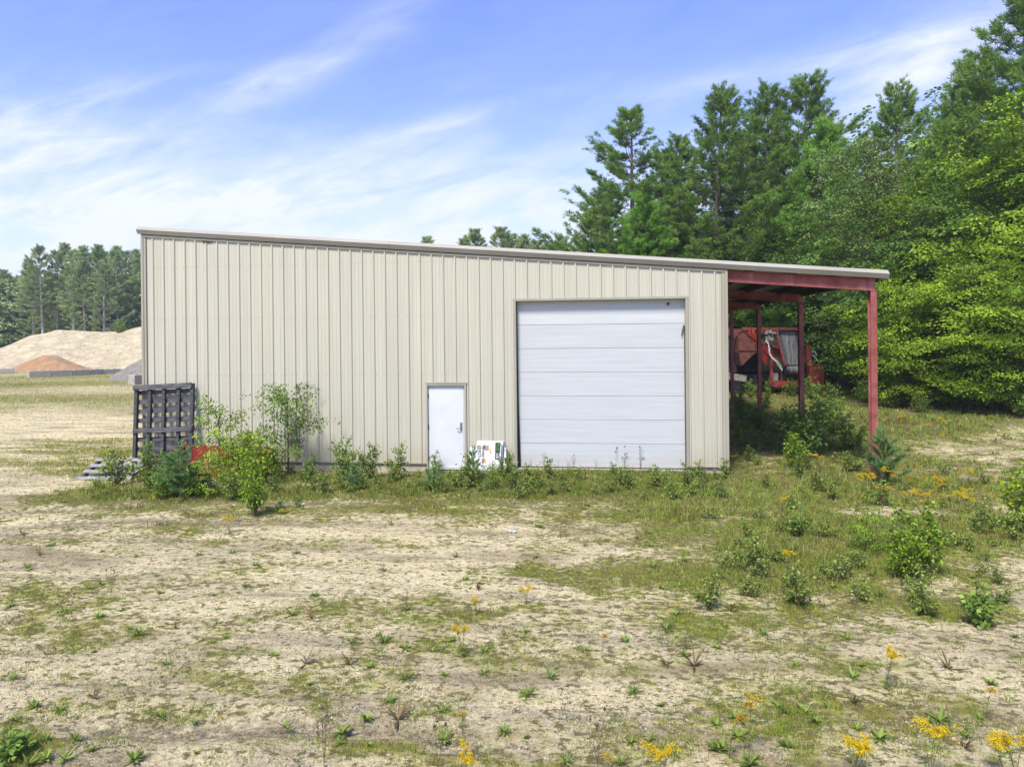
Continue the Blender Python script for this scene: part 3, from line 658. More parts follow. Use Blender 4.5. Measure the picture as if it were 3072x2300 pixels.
# ---- man door
mdr = empty('door', (0, 0, 0)); mdr.parent = bld; mdr.matrix_parent_inverse = Matrix.Translation((0, 0, .25))
fr = MB(); fr.box(MD[0], MD[0]+.030, -.050, .10, -.13, MD[2]); fr.box(MD[1]-.055, MD[1], -.050, .10, -.13, MD[2]); fr.box(MD[0]+.0305, MD[1]-.0555, -.049, .10, MD[2]-.05, MD[2]); fr.box(MD[0]-.03, MD[1]+.03, -.058, -.034, MD[2]+.0005, MD[2]+.03)
fr.build('door_frame', M_TRIM, mdr)
fi = MB(); fi.box(MD[1]-.085, MD[1]-.0555, .02, .08, -.13, MD[2]-.0505); fi.build('white_jamb', M_WHITE, mdr)
lf = MB(); lf.box(MD[0]+.034, MD[1]-.088, .012, .057, -.118, MD[2]-.056); lf.build('door_leaf', M_WHITE, mdr, bevel=.003)
sill = MB(); sill.box(MD[0], MD[1], -.03, .10, -.150, -.1305); sill.build('threshold', M_WHITE, mdr)
for zz_ in (1.70, .91, .10):
    h = MB(); h.tube([(MD[0]+.044, .004, zz_-.06), (MD[0]+.044, .004, zz_+.06)], .009, 8); h.build('hinge', M_RUB, mdr)
hd = MB(); hd.box(8.642, 8.697, -.002, .0115, .84, 1.03); hd.tube([(8.67, -.05, .885), (8.67, -.003, .885)], .012, 8); hd.bar((8.68, -.05, .885), (8.555, -.05, .885), .018, .018); hd.tube([(8.67, -.012, .985), (8.67, -.003, .985)], .016, 10)
hd.build('handle', M_NICKEL, mdr, bevel=.002)

# ================================================================== THINGS BY THE WALL
# rack of slats leaning on the wall
def leaning(tilt, x, y, z): pass
rack = empty('slatted_rack', (.80, -.42, -.25)); rack.rotation_euler = (R(-7), R(-2.5), R(0))
tag(rack, 'dark weathered wooden slatted rack leaning upright against the left end of the shed wall', 'rack')
Hh = 2.28
for k, x in enumerate((-.79, -.40, .0, .42, .80)):
    m = MB(); m.box(x-.045, x+.045, -.045, .045, .0, Hh); m.build('stringer', M_WOODG, rack, bevel=.004)
for k in range(9):
    z = .12+k*.247; m = MB(); m.box(-.83, .84, .047, .072, z-.058, z+.058); m.build('slat', M_WOODH, rack, bevel=.003)
m = MB(); m.box(-.85, .82, -.088, -.047, Hh-.115, Hh+.015); m.build('top_rail', M_WOODH, rack, bevel=.004)
m = MB(); m.box(-.82, .84, -.088, -.047, 1.03, 1.14); m.build('middle_rail', M_WOODH, rack, bevel=.004)
# bleached pallet on its low tilt
pal = empty('pallet', (-.05, -1.25, -.22)); pal.rotation_euler = (R(24), R(0), R(4))
tag(pal, 'bleached grey pallet lying tilted on the ground in front of the dark slatted rack', 'pallet')
for x in (-.62, .0, .62):
    m = MB(); m.box(x-.03, x+.03, -.55, .62, .02, .11); m.build('stringer', M_WOODG, pal)
for k, y in enumerate((-.50, -.24, .04, .30, .56)):
    m = MB(); m.box(-.70, .70, y-.065, y+.065, .111, .135); m.build('deck_board', M_PALW, pal, bevel=.003)
# red loader bucket
bk = empty('loader_bucket', (2.62, -.95, -.25), R(-4))
tag(bk, 'rusty red steel loader bucket half hidden by saplings beside the leaning rack', 'bucket')
prf = [(-.55, .62), (-.52, .30), (-.38, .06), (-.10, .0), (.45, .02), (.47, .07), (-.08, .05), (-.34, .10), (-.47, .32), (-.50, .62)]
prf = [(-y, z) for (y, z) in prf]
m = MB(); n = len(prf); L_ = 1.25
m.prism([(-L_, y, z) for (y, z) in prf], (2*L_, 0, 0)); m.build('shell', M_BRED, bk, smooth=False)
for s_ in (-1, 1):
    m = MB(); x = s_*L_; m.prism([(x, .55, .66), (x, .52, .28), (x, .38, .04), (x, .10, -.02), (x, -.47, .0), (x, -.30, .42), (x, .0, .62)], (s_*.03, 0, 0)); m.build('side_plate', M_BRED, bk)
m = MB(); m.bar((-L_-.03, .53, .66), (L_+.03, .53, .66), .05, .07); m.build('top_lip', M_BRED, bk)
m = MB(); m.bar((-L_-.03, -.46, .035), (L_+.03, -.46, .035), .10, .03); m.build('cutting_edge', M_MGREY, bk)
m = MB(); m.tube([(-.3, .50, .62), (-.3, .30, .20)], .03, 8); m.build('brace', M_BRED, bk); m = MB(); m.tube([(.5, .50, .62), (.5, .30, .20)], .03, 8); m.build('brace', M_BRED, bk)

# signs leaning by the door
def text_mesh(s, size, m_, name, parent, loc, rot, ext=.001, shear=0.0):
    cu = bpy.data.curves.new(name, 'FONT'); cu.body = s; cu.size = size; cu.extrude = ext; cu.align_x = 'LEFT'; cu.shear = shear; cu.offset = .0022
    tmp = bpy.data.objects.new(name, cu); COL.objects.link(tmp); dg = bpy.context.evaluated_depsgraph_get(); me = bpy.data.meshes.new_from_object(tmp.evaluated_get(dg))
    bpy.data.objects.remove(tmp); me.materials.clear(); me.materials.append(m_)
    o = link(name, me, parent); o.location = loc; o.rotation_euler = rot; return o
SG = [('sign_board', (9.13, -.30), .40, .66, 'plain white sign board leaning lowest at the left of the sign stack by the door', 0),
      ('sign_board', (9.33, -.24), .44, .80, 'white sign board with dark-edged right border leaning behind the front sign', 1),
      ('sign_board', (9.405, -.36), .62, .82, 'white moving sign with sideways lettering, orange pictures and a green logo, front of the stack', 2),
      ('sign_board', (9.66, -.27), .40, .64, 'low white sign board leaning at the right of the sign stack', 3)]
SG[1] = ('sign_board', (9.44, -.27), .66, .81, 'white sign board with a dark right edge leaning just behind the front sign', 1)
for (nm, (cx, cy_), w_, h_, lb, k) in SG:
    e = empty(nm, (cx, cy_, float(gz(cx, cy_))-.02)); e.rotation_euler = (R(-13-2*(k % 2)), R((-1.0, 1.2, .6, -2)[k]), R((2, -2, 0, 3)[k])); tag(e, lb, 'sign', 'sign boards leaning beside the white door')
    m = MB(); m.box(-w_/2, w_/2, -.004, .004, 0, h_); m.build('board', M_SIGN, e, bevel=.001)
    if k == 1: m = MB(); m.box(w_/2-.035, w_/2-.004, -.0065, -.0045, .02, h_-.01); m.build('dark_border', M_INK, e)
    if k == 2:
        ro = (R(90), R(90), 0)      # reading from top to bottom
        text_mesh('@927-', .115, M_INK, 'phone_number', e, (-.275, -.0065, h_-.115), ro); text_mesh('0', .115, M_INK, 'phone_number', e, (-.275, -.0065, h_-.56), ro)
        text_mesh('\u201cMoving the E', .098, M_INK, 'slogan', e, (-.165, -.0065, h_-.075), ro, .001, .3)
        m = MB(); m.box(.16, .285, -.0065, -.0045, h_-.30, h_-.04); m.box(.16, .27, -.0065, -.0045, h_-.46, h_-.31); m.build('logo_panel', M_INK, e)
        text_mesh('Ro', .17, M_LGRN, 'logo_letters', e, (.185, -.0085, h_-.055), ro); text_mesh('ck', .12, M_SIGN, 'logo_letters', e, (.185, -.0085, h_-.325), ro)
        m = MB()
        for q in range(4): m.box(-.115+.028*q, -.092+.028*q, -.0065, -.0045, h_-.235-.01*(q % 2), h_-.115-.012*((q+1) % 2))
        m.build('brown_picture', M_BRN, e)
        m = MB(); m.prism([(0, -.0045, h_-.19), (.03, -.0045, h_-.19), (.075, -.0045, h_-.30), (.04, -.0045, h_-.33), (.015, -.0045, h_-.24)], (0, -.002, 0)); m.prism([(-.12, -.0045, h_-.43), (-.08, -.0045, h_-.43), (-.06, -.0045, h_-.56), (-.13, -.0045, h_-.54)], (0, -.002, 0)); m.build('orange_picture', M_ORG, e)

# ================================================================== SCREENING PLANT behind the lean-to
mc = empty('crushing_machine', (20.0, 25.0, -.25)); tag(mc, 'red quarry screening machine with folded conveyor belt parked behind the lean-to posts', 'machine')
def mz(u, v, y=0.0, Yp=24.2):
    px, py = 2180+u/6.506, 950+v/6.506; r_ = ray(px*2212/3072, py*2212/3072); t_ = (Yp+y-CAMP[1])/r_[1]; p = CAMP+r_*t_; p = p-np.array([20.0, 25.0, -.25]); return Vector(p)
def mpoly(pts, dy, m_, name, y=0.0, bev=0.0, parent=mc):
    m = MB(); m.prism([mz(u, v, y) for (u, v) in pts], (0, dy, 0)); return m.build(name, m_, parent, bevel=bev)
mpoly([(290, 208), (1450, 212), (1450, 262), (290, 268)], .15, M_MRED, 'top_rail', 0)
mpoly([(-500, 235), (290, 235), (290, 300), (240, 310), (240, 362), (-500, 372)], .3, M_MRUST, 'rear_rail', .6)
for u in (60, 445, 520, 700): mpoly([(u-25, 225), (u+25, 225), (u+25, 330), (u-25, 330)], .12, M_MRED, 'rail_bracket', -.13)
hp = empty('hopper', (0, 0, 0)); hp.parent = mc
m = MB(); a = [mz(320, 310), mz(240, 420), mz(235, 700), mz(290, 960), mz(560, 700), mz(565, 545)]; m.prism(a, (0, 1.9, 0)); m.build('hopper_side', M_MRUST, hp)
m = MB(); q = [mz(322, 306), mz(560, 322, 1.9), mz(760, 535, 1.9), mz(566, 541)]; m.prism(q, (0, 0, .02)); m.build('hopper_lid', M_MRED, hp)
m = MB(); m.prism([mz(570, 545, -.01), mz(790, 545, .3), mz(790, 960, .3), mz(570, 700, -.01)], (0, .02, 0)); m.build('hopper_front', M_MRED, hp)
m = MB(); m.bar(mz(240, 655, -.03), mz(560, 655, -.03), .04, .05); m.build('hopper_rib', M_MRUST, hp)
mpoly([(780, 540), (1060, 600), (1060, 830), (880, 830), (780, 700)], .5, M_MRED, 'engine_cover', .25)
mpoly([(850, 820), (905, 820), (905, 1235), (850, 1235)], .12, M_MRED, 'frame_leg', .05)
mpoly([(905, 1105), (1010, 1105), (1010, 1245), (905, 1245)], .3, M_MGREY, 'battery_box', .15, .01)
mpoly([(880, 560), (1050, 600), (1040, 630), (900, 590)], .35, M_MRED, 'step_plate', -.1)
m = MB(); m.tube([mz(880, 300, .2), mz(975, 310, .2)], .12, 12); m.build('white_cylinder', M_HOSE, mc, smooth=False)
m = MB(); m.tube([mz(830, 235, .1), mz(965, 240, .1)], .025, 8); m.build('hydraulic_rod', M_HOSE, mc)
m = MB()
rngm = random.Random(5)
for k in range(22):
    u, v = rngm.uniform(775, 900), rngm.uniform(270, 470); c = mz(u, v, rngm.uniform(-.1, .5)); s_ = rngm.uniform(.04, .10); m.box(c.x-s_, c.x+s_, c.y-s_, c.y+s_, c.z-s_, c.z+s_)
m.build('hydraulic_valves', M_MGREY, mc, bevel=.02)
cv = empty('conveyor', (0, 0, 0)); cv.parent = mc
def strip(c0, c1, name, m_, y0=-.25, r0=0, th=.02):
    # folded belt: flat run then curl over the tail pulley
    m = MB(); (ul0, vl0, ur0, vr0), (ul1, vl1, ur1, vr1) = c0, c1
    m.prism([mz(ul0, vl0, y0+.35), mz(ur0, vr0, y0+.35), mz(ur1, vr1, y0), mz(ul1, vl1, y0)], (0, th, 0)); return m.build(name, m_, cv)
strip((1005, 275, 1440, 285), (1150, 940, 1475, 940), 'belt_sheet', M_BELT)
strip((1050, 292, 1318, 292), (1213, 938, 1462, 938), 'belt_wear', M_BELTW, -.262)
m = MB(); ca = mz(1150, 1030, .0); cb_ = mz(1475, 1030, .0); m.tube([(ca.x, ca.y, ca.z), (cb_.x, cb_.y, cb_.z)], .29, 20); m.build('tail_pulley', M_BELT, cv, smooth=False)
m = MB(); ca = mz(1213, 1030, .0); cb_ = mz(1462, 1030, .0); m.tube([(ca.x, ca.y, ca.z), (cb_.x, cb_.y, cb_.z)], .296, 20); m.build('pulley_face', M_BELTW, cv)
m = MB(); m.bar(mz(982, 225, -.1), mz(1000, 420, -.2), .10, .08, (0, 1, 0)); m.bar(mz(1000, 400, -.2), mz(1140, 955, -.4), .09, .08, (0, 1, 0)); m.build('conveyor_frame', M_MRED, cv)
m = MB(); m.bar(mz(1445, 215, -.1), mz(1478, 520, -.2), .07, .08, (0, 1, 0)); m.build('conveyor_frame', M_MRED, cv)
m = MB(); m.bar(mz(985, 232, -.12), mz(1440, 245, -.12), .09, .09); m.build('cross_bar', M_MRUST, cv)
for k in range(4):
    m = MB(); o_ = k*9; pts = [mz(770-o_, 440+o_*2, -.3), mz(790+o_, 500, -.33), mz(850-o_*1.5, 600, -.38), mz(835, 700+o_, -.4), mz(900-o_, 800, -.4), mz(1000-o_, 865+o_, -.42), mz(1060-o_*2.4, 940, -.42), mz(1085, 1035+k*6, -.4)]
    m.tube(pts, .009, 6); m.build('hose', M_HOSE, mc)
m = MB(); m.prism([mz(915, 1258, -.1), mz(1475, 1258, -.1), mz(1475, 1372, -.1), mz(930, 1376, -.1)], (0, .18, 0)); m.prism([mz(830, 1300, -.1), mz(845, 1258, -.1), mz(915, 1250, -.1), mz(925, 1378, -.1), mz(860, 1350, -.1)], (0, .10, 0)); m.build('lower_beam', M_MRED, mc, bevel=.01)
m = MB(); c = mz(878, 1300, -.12); m.tube([(c.x, c.y, c.z), (c.x, c.y+.03, c.z)], .10, 12); m.build('beam_hole', M_MDK, mc)
m = MB(); m.bar(mz(1065, 1060, -.12), mz(1075, 1260, -.12), .05, .05); m.build('strut', M_MRED, mc)
mpoly([(1560, 560), (1655, 560), (1655, 930), (1560, 930)], .3, M_MRED, 'side_panel', .2)
mpoly([(1618, 990), (1625, 950), (1680, 925), (1800, 918), (1860, 935), (1900, 985), (1908, 1060), (1908, 1340), (1860, 1352), (1618, 1352)], .55, M_MRED, 'belt_guard', -.35, .02)
mpoly([(1640, 1302), (1728, 1302), (1728, 1352), (1640, 1352)], .008, M_YEL, 'warning_sticker', -.362)
m = MB()
for k in range(34):
    u, v = rngm.uniform(1655, 1800), rngm.uniform(640, 925)
    if (u-1655)/150 > (v-600)/300: continue
    c = mz(u, v, rngm.uniform(.3, .8)); s_ = rngm.uniform(.03, .10); m.box(c.x-s_, c.x+s_, c.y-s_, c.y+s_, c.z-s_, c.z+s_)
m.build('engine_parts', M_MDK, mc, bevel=.02)
m = MB(); m.tube([mz(1665, 690, .1), mz(1730, 680, .1), mz(1750, 760, .1)], .02, 6); m.tube([mz(1670, 740, .1), mz(1740, 800, .1), mz(1790, 880, .1)], .02, 6); m.build('engine_pipe', M_HOSE, mc)
ch = MB(); a = mz(-300, 1095, .4); ch.box(a.x, mz(1900, 1200, .4).x, .2, .5, .75, 1.15); ch.box(a.x, mz(1500, 1200).x, 3.0, 3.3, .75, 1.15); ch.box(a.x+.3, mz(1600, 700).x, .95, 3.4, 1.2, 3.1); ch.build('chassis_and_shade_block', M_MDK, mc)  # last box is a dark block standing in for shade inside the machine
mpoly([(40, 1090), (390, 1150), (380, 1275), (40, 1215)], .15, M_MGREY, 'side_rail', .0)
for (u, yy) in ((300, .7), (650, .7), (300, 2.8), (650, 2.8), (1500, .7), (1500, 2.8)):
    m = MB(); c = mz(u, 1500, 0); m.tube([(c.x, yy-.15, .52), (c.x, yy+.15, .52)], .52, 20); wv = m.build('wheel', M_RUB, mc); h = MB(); h.tube([(c.x, yy-.16, .52), (c.x, yy+.16, .52)], .24, 12); h.build('rim', M_MGREY, wv)

# ================================================================== FAR LEFT: berm, piles, concrete blocks
def ridge(name, cols, m_, Dn, Df, zfun=None, jag=.25, nrow=26, seed=1, back=1.0, lift=.0):
    """cols: list of (display x, display y of crest). Crest at depth (Dn+Df)/2-ish; real heightfield with a back slope"""
    xs = np.linspace(cols[0][0], cols[-1][0], 140); ys = np.interp(xs, [c[0] for c in cols], [c[1] for c in cols]); Dc = Dn+(Df-Dn)*.5
    V = []
    for x, y in zip(xs, ys):
        crest = atD(x, y, Dc); crest[2] += lift; toe = atD(x, y, Dn); far = atD(x, y, Df)
        for j in range(nrow):
            t_ = j/(nrow-1)
            if t_ < .5: q = t_/.5; p = toe*(1-q)+crest*q; h = -.5+(crest[2]+.5)*(q**.92)
            else: q = (t_-.5)/.5; p = crest*(1-q)+far*q; h = crest[2]*(1-q*q*back) - .5*q
            n_ = (fbm(np.array(p[0]*.35), np.array(p[1]*.35), seed, 4)-.5)*jag*2*(1 if abs(t_-.5) > .04 else .35)
            V.append((p[0], p[1], h+float(n_)*min(1, q*3 if t_ < .5 else 1)))
    n = len(xs); i = (np.arange(n-1)[:, None]*nrow + np.arange(nrow-1)[None, :]).ravel()
    me = npmesh(name, V, np.stack([i, i+nrow, i+nrow+1, i+1], -1), m_, None, True); return link(name, me)
tag(ridge('sand_berm', [(-260, 830), (-120, 790), (0, 757), (65, 730), (128, 717), (200, 721), (262, 722), (307, 711), (345, 704), (430, 716), (560, 760), (640, 800)], M_BERM, 90, 112, jag=.5, lift=.35), kind='structure')
tag(ridge('orange_sand_pile', [(15, 800), (45, 786), (75, 774), (92, 767), (122, 767), (135, 773), (160, 784), (190, 794), (215, 802)], M_OPILE, 86, 93, jag=.12, seed=5), 'orange sand pile with grey streaks behind the concrete blocks in front of the pale berm', 'sand pile')
tag(ridge('grey_gravel_pile', [(165, 802), (178, 796), (190, 793), (205, 796), (222, 802)], M_GPILE, 90, 93.5, jag=.06, seed=8), 'small low grey gravel pile to the right of the orange sand pile', 'gravel pile')
tag(ridge('dark_gravel_pile', [(238, 812), (262, 799), (285, 785), (307, 774), (335, 762), (365, 775), (400, 800), (420, 812)], M_GPILE, 60, 67, jag=.08, seed=9), 'dark grey stone dust pile partly hidden behind the left corner of the shed', 'gravel pile')
def cblock(x0, y0, x1, y1, h, lb, D0, D1, gap=.03):
    a = atD(x0, y0, D0); b = atD(x1, y1, D1); a[2] = b[2] = 0; d = Vector(b-a); L_ = d.length; e = empty('concrete_block', (a[0], a[1], -.3), math.atan2(d.y, d.x)); m = MB(); m.box(gap, L_-gap, 0, .62, 0, h+.05)
    tag(m.build('body', M_CONC, e, bevel=.03), None); tag(e, lb, 'concrete block', 'row of concrete blocks along the gravel yard')
    m = MB(); m.box(L_*.3, L_*.34, .25, .35, h+.051, h+.09); m.box(L_*.66, L_*.7, .25, .35, h+.051, h+.09); m.build('lifting_loop', M_MDK, e); return e
cblock(62, 808, 113, 806, .62, 'leftmost long grey concrete block in front of the orange sand pile', 69, 70.6)
cblock(113, 806, 158, 803, .60, 'grey concrete block second from the left end, below the orange pile slope', 70.6, 72.2)
cblock(158, 803, 195, 800, .56, 'grey concrete block third from the left, in front of the small grey pile', 72.2, 73.8)
cblock(195, 800, 225, 797, .52, 'grey concrete block fourth from the left, before the open gap in the berm face', 73.8, 75.4)
cblock(225, 797, 262, 795, .47, 'grey concrete block ending the row beside the dark stone dust pile', 75.4, 77)
cblock(-45, 805, 32, 803, .50, 'weathered concrete block at the far left edge of the yard', 78, 80)
cblock(290, 815, 330, 813, .75, 'short grey concrete block standing right against the shed corner in view', 56, 58)

# ================================================================== TREES
print('trees')
PIN = [make_pine(s, 20.0, b, r, 1.2, needle=(9, .032), blade=.25) for (s, b, r) in ((1, .10, 6.6), (2, .14, 6.2), (3, .06, 6.8))]
PINY = make_pine(4, 15.0, .10, 4.4, 1.25, mat_=L_PINEY, needle=(9, .034), blade=.26)
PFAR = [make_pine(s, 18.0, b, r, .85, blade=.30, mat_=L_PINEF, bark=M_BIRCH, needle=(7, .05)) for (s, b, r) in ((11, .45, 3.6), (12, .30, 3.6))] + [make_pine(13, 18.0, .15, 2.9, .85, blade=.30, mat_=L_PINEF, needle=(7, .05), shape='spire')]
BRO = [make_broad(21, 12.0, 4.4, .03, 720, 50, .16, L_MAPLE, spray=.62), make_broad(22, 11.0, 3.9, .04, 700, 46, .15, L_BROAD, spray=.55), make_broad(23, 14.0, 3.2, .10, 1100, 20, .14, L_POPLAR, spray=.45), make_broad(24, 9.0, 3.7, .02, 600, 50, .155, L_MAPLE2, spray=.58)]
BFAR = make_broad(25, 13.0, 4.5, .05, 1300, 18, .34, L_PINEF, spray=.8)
rt_ = random.Random(3)
def tree(kind, dx, dy, D, label, group, wide=1.0, rz=None, nm=None, cat='tree'):
    """dx, dy: where the top shows; D: distance. Height follows from the top's position; the foot stands on the ground"""
    top = atD(dx, dy, D); z0 = float(gz(top[0], top[1])); H = top[2]-z0; me, H0 = kind
    s = H/H0
    return place(nm or 'tree', me, (top[0], top[1], z0), rt_.uniform(0, 6.28) if rz is None else rz, (s*wide, s*wide, s), label, cat, group)
P0, P1, P2 = (PIN[0], 20.0), (PIN[1], 20.0), (PIN[2], 20.0); PY = (PINY, 15.0)
F0, F1, F2 = (PFAR[0], 18.0), (PFAR[1], 18.0), (PFAR[2], 18.0); B0, B1, B2, B3, BF = (BRO[0], 12.0), (BRO[1], 11.0), (BRO[2], 14.0), (BRO[3], 9.0), (BFAR, 13.0)
GP = 'tall white pines of the right-hand wood'; GB = 'broadleaf trees along the right-hand wood edge'
for (k, x, y, D, wd, lb) in [
  (P2, 1375, 243, 50, 1.22, 'tall white pine at the left end of the right-hand wood, reaching out over the roof'),
  (P1, 1455, 300, 53, 1.0, 'white pine with a low spiky top just right of the leftmost tall pine'),
  (P0, 1538, 200, 50, 1.05, 'tall white pine second of the three big ones above the roof, layered branches'),
  (P1, 1645, 190, 53, 1.0, 'white pine with bare lower trunk close beside the tallest pine in the middle'),
  (P0, 1748, 160, 51, 1.05, 'tallest white pine in the middle of the right-hand wood, upswept top branches'),
  (P1, 1318, 395, 55, 1.1, 'white pine shoulder reaching left below the leftmost tall pine'),
  (P2, 1280, 470, 56, 1.0, 'short white pine sticking out at the left foot of the wood above the roof'),
  (P2, 1425, 330, 58, 1.1, 'dark pine filling the gap behind the leftmost tall pines'), (P0, 1590, 290, 58, 1.1, 'dark pine standing behind the second and third tall pines'), (P2, 1700, 300, 57, 1.1, 'dark pine behind the tallest middle pine'), (P0, 1850, 330, 54, 1.0, 'dark pine behind the slender pointed poplar'), (P2, 2010, 330, 40, .95, 'dark feathery pine between the poplar and the large bright maple'),
  (P1, 1945, 183, 49, .9, 'white pine with a thin dark top poking up left of the big right-hand pine'),
  (P1, 2050, 200, 44, .95, 'white pine leaning fronds between the thin dark top and the large right-hand pine'),
  (P2, 2195, -5, 38, 1.05, 'huge white pine filling the upper right corner'),
  (P0, 2280, -60, 41, 1.1, 'pine cut off by the right edge behind the bright maple'),
  (P0, 2120, 120, 47, .9, 'pine standing behind the upper left side of the huge corner pine')]:
    tree(k, x, y, D, lb, GP, wd, nm='pine_tree', cat='pine tree')
tree(PY, 1778, 285, 49, 'bright green young pine in front of the tallest middle pine', GP, 1.0, nm='pine_tree', cat='pine tree')
tree(PY, 1690, 400, 49, 'yellow-green low pine under the middle pines above the roof', GP, 1.1, nm='pine_tree', cat='pine tree')
tree(PY, 1400, 430, 48, 'blue-green bushy pine below the leftmost tall pine just above the roof', GP, 1.1, nm='pine_tree', cat='pine tree')
for (k, x, y, D, wd, lb) in [
  (B2, 1862, 250, 42, 1.0, 'pale slender poplar with a pointed top between the young pine and the dark thin pine'),
  (B2, 1905, 330, 43, 1.1, 'grey-green poplar right beside the slender pointed poplar'),
  (B0, 2205, 225, 33, .92, 'large bright maple filling the right edge of the picture'),
  (B0, 2300, 300, 32, 1.1, 'maple partly outside the right edge'),
  (B1, 2080, 360, 38, 1.0, 'mid green broadleaf tree left of the large bright maple'),
  (B1, 1985, 400, 37, 1.2, 'dark green broadleaf tree above the end of the lean-to roof'),
  (B3, 2090, 540, 31.5, 1.2, 'bright low maple with layered sprays right of the corner post'),
  (B3, 1985, 600, 33, 1.15, 'low maple directly behind the lean-to corner post'),
  (B3, 2195, 620, 29.5, 1.1, 'low maple reaching to the weeds at the right edge'),
  (B3, 1940, 560, 37, .95, 'leafy tree seen through the last opening of the lean-to'),
  (B1, 1800, 520, 50, 1.3, 'broadleaf tree whose crown shows just above the lean-to roof'),
  (B3, 1825, 620, 50, 1.2, 'bushy tree right behind the red machine'),
  (B1, 1600, 505, 50, 1.3, 'round broadleaf crown just above the roof under the middle pines'),
  (B2, 1495, 520, 50, 1.2, 'pale leafy tree peeking over the roof below the second pine'),
  (B3, 1720, 600, 51, 1.5, 'tree seen between the lean-to posts above the machine'),
  (B3, 1640, 610, 52, 1.5, 'tree seen through the left part of the lean-to opening'),
  (B1, 1330, 520, 50, 1.1, 'low broadleaf tree over the roof below the leftmost pine'),
  (B1, 2150, 430, 38, 1.2, 'shaded broadleaf tree between the large maple and the pines'),
  (B1, 1760, 430, 51, 1.2, 'mid green tree under the bright young pine')]:
    tree(k, x, y, D, lb, GB, wd, nm='broadleaf_tree', cat='tree')
# deeper wood behind, so that no sky shows between the stems
for i, (x, y) in enumerate([(1330, 520), (1420, 480), (1500, 470), (1580, 450), (1660, 440), (1740, 420), (1820, 400), (1900, 380), (1980, 350), (2060, 330), (2140, 280), (2220, 220), (2300, 180)]):
    tree((B1, B1, P1)[i % 3], x, y+rt_.uniform(-10, 30), 60+rt_.uniform(-3, 3), 'shaded tree deep in the right-hand wood, mostly hidden behind the front trees', 'trees deep in the right-hand wood', 1.5, nm='background_tree', cat='tree')
# middle distance, over the roof
for (k, x, y, D, lb) in [(F2, 1005, 517, 88, 'leftmost of the distant pines showing over the middle of the roof'), (F1, 1035, 500, 90, 'distant pine over the roof second from the left of the clump'), (F1, 1072, 495, 88, 'highest distant pine of the clump over the middle of the roof'),
  (F1, 1098, 508, 90, 'distant pine on the right slope of the clump over the roof'), (F2, 1130, 508, 86, 'distant pointed pine right of the clump over the roof'), (F1, 1155, 522, 88, 'low distant pine at the right end of the clump over the roof'), (F2, 920, 513, 120, 'single tiny treetop just breaking the roof line left of the clump'), (F1, 1213, 513, 72, 'small pine top left of the big right-hand pines'), (F2, 1190, 530, 80, 'tiny pine tip in the gap over the roof')]:
    tree(k, x, y, D, lb, 'distant pines over the roof line', 1.2, nm='pine_tree', cat='pine tree')
# left wood
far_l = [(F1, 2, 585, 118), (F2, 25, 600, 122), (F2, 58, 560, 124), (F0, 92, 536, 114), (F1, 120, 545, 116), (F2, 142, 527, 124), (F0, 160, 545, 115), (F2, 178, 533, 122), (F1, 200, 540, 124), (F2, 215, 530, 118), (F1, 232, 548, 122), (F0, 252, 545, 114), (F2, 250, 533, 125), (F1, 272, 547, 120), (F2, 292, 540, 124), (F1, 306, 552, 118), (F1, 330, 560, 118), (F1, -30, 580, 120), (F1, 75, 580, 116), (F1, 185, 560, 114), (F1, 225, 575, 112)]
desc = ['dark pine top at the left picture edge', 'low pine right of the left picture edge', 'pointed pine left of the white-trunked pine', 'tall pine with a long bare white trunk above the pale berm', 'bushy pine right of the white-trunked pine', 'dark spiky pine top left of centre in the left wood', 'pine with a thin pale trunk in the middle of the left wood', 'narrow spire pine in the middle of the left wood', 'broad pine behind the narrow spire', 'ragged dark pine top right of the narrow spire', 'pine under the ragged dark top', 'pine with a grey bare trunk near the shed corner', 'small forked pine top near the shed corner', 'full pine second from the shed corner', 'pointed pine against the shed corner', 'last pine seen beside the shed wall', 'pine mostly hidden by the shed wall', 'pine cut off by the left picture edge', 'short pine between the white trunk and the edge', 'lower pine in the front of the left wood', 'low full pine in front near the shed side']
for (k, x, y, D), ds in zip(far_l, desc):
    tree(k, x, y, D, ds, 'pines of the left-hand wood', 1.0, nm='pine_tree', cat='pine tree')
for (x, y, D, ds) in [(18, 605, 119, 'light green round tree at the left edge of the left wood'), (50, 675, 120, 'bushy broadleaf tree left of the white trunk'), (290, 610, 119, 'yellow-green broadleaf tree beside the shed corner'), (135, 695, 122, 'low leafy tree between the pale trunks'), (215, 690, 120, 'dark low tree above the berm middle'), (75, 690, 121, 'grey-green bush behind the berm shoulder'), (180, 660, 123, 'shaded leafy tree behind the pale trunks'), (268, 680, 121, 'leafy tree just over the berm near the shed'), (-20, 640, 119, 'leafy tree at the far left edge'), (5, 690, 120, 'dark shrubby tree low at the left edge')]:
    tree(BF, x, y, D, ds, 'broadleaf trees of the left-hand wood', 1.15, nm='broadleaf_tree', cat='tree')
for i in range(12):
    tree((BF, F1)[i % 2], -60+i*36, 600+rt_.uniform(-12, 20), 132+rt_.uniform(-3, 5), 'shaded tree far back in the left-hand wood', 'trees far back in the left-hand wood', 1.7, nm='background_tree', cat='tree')

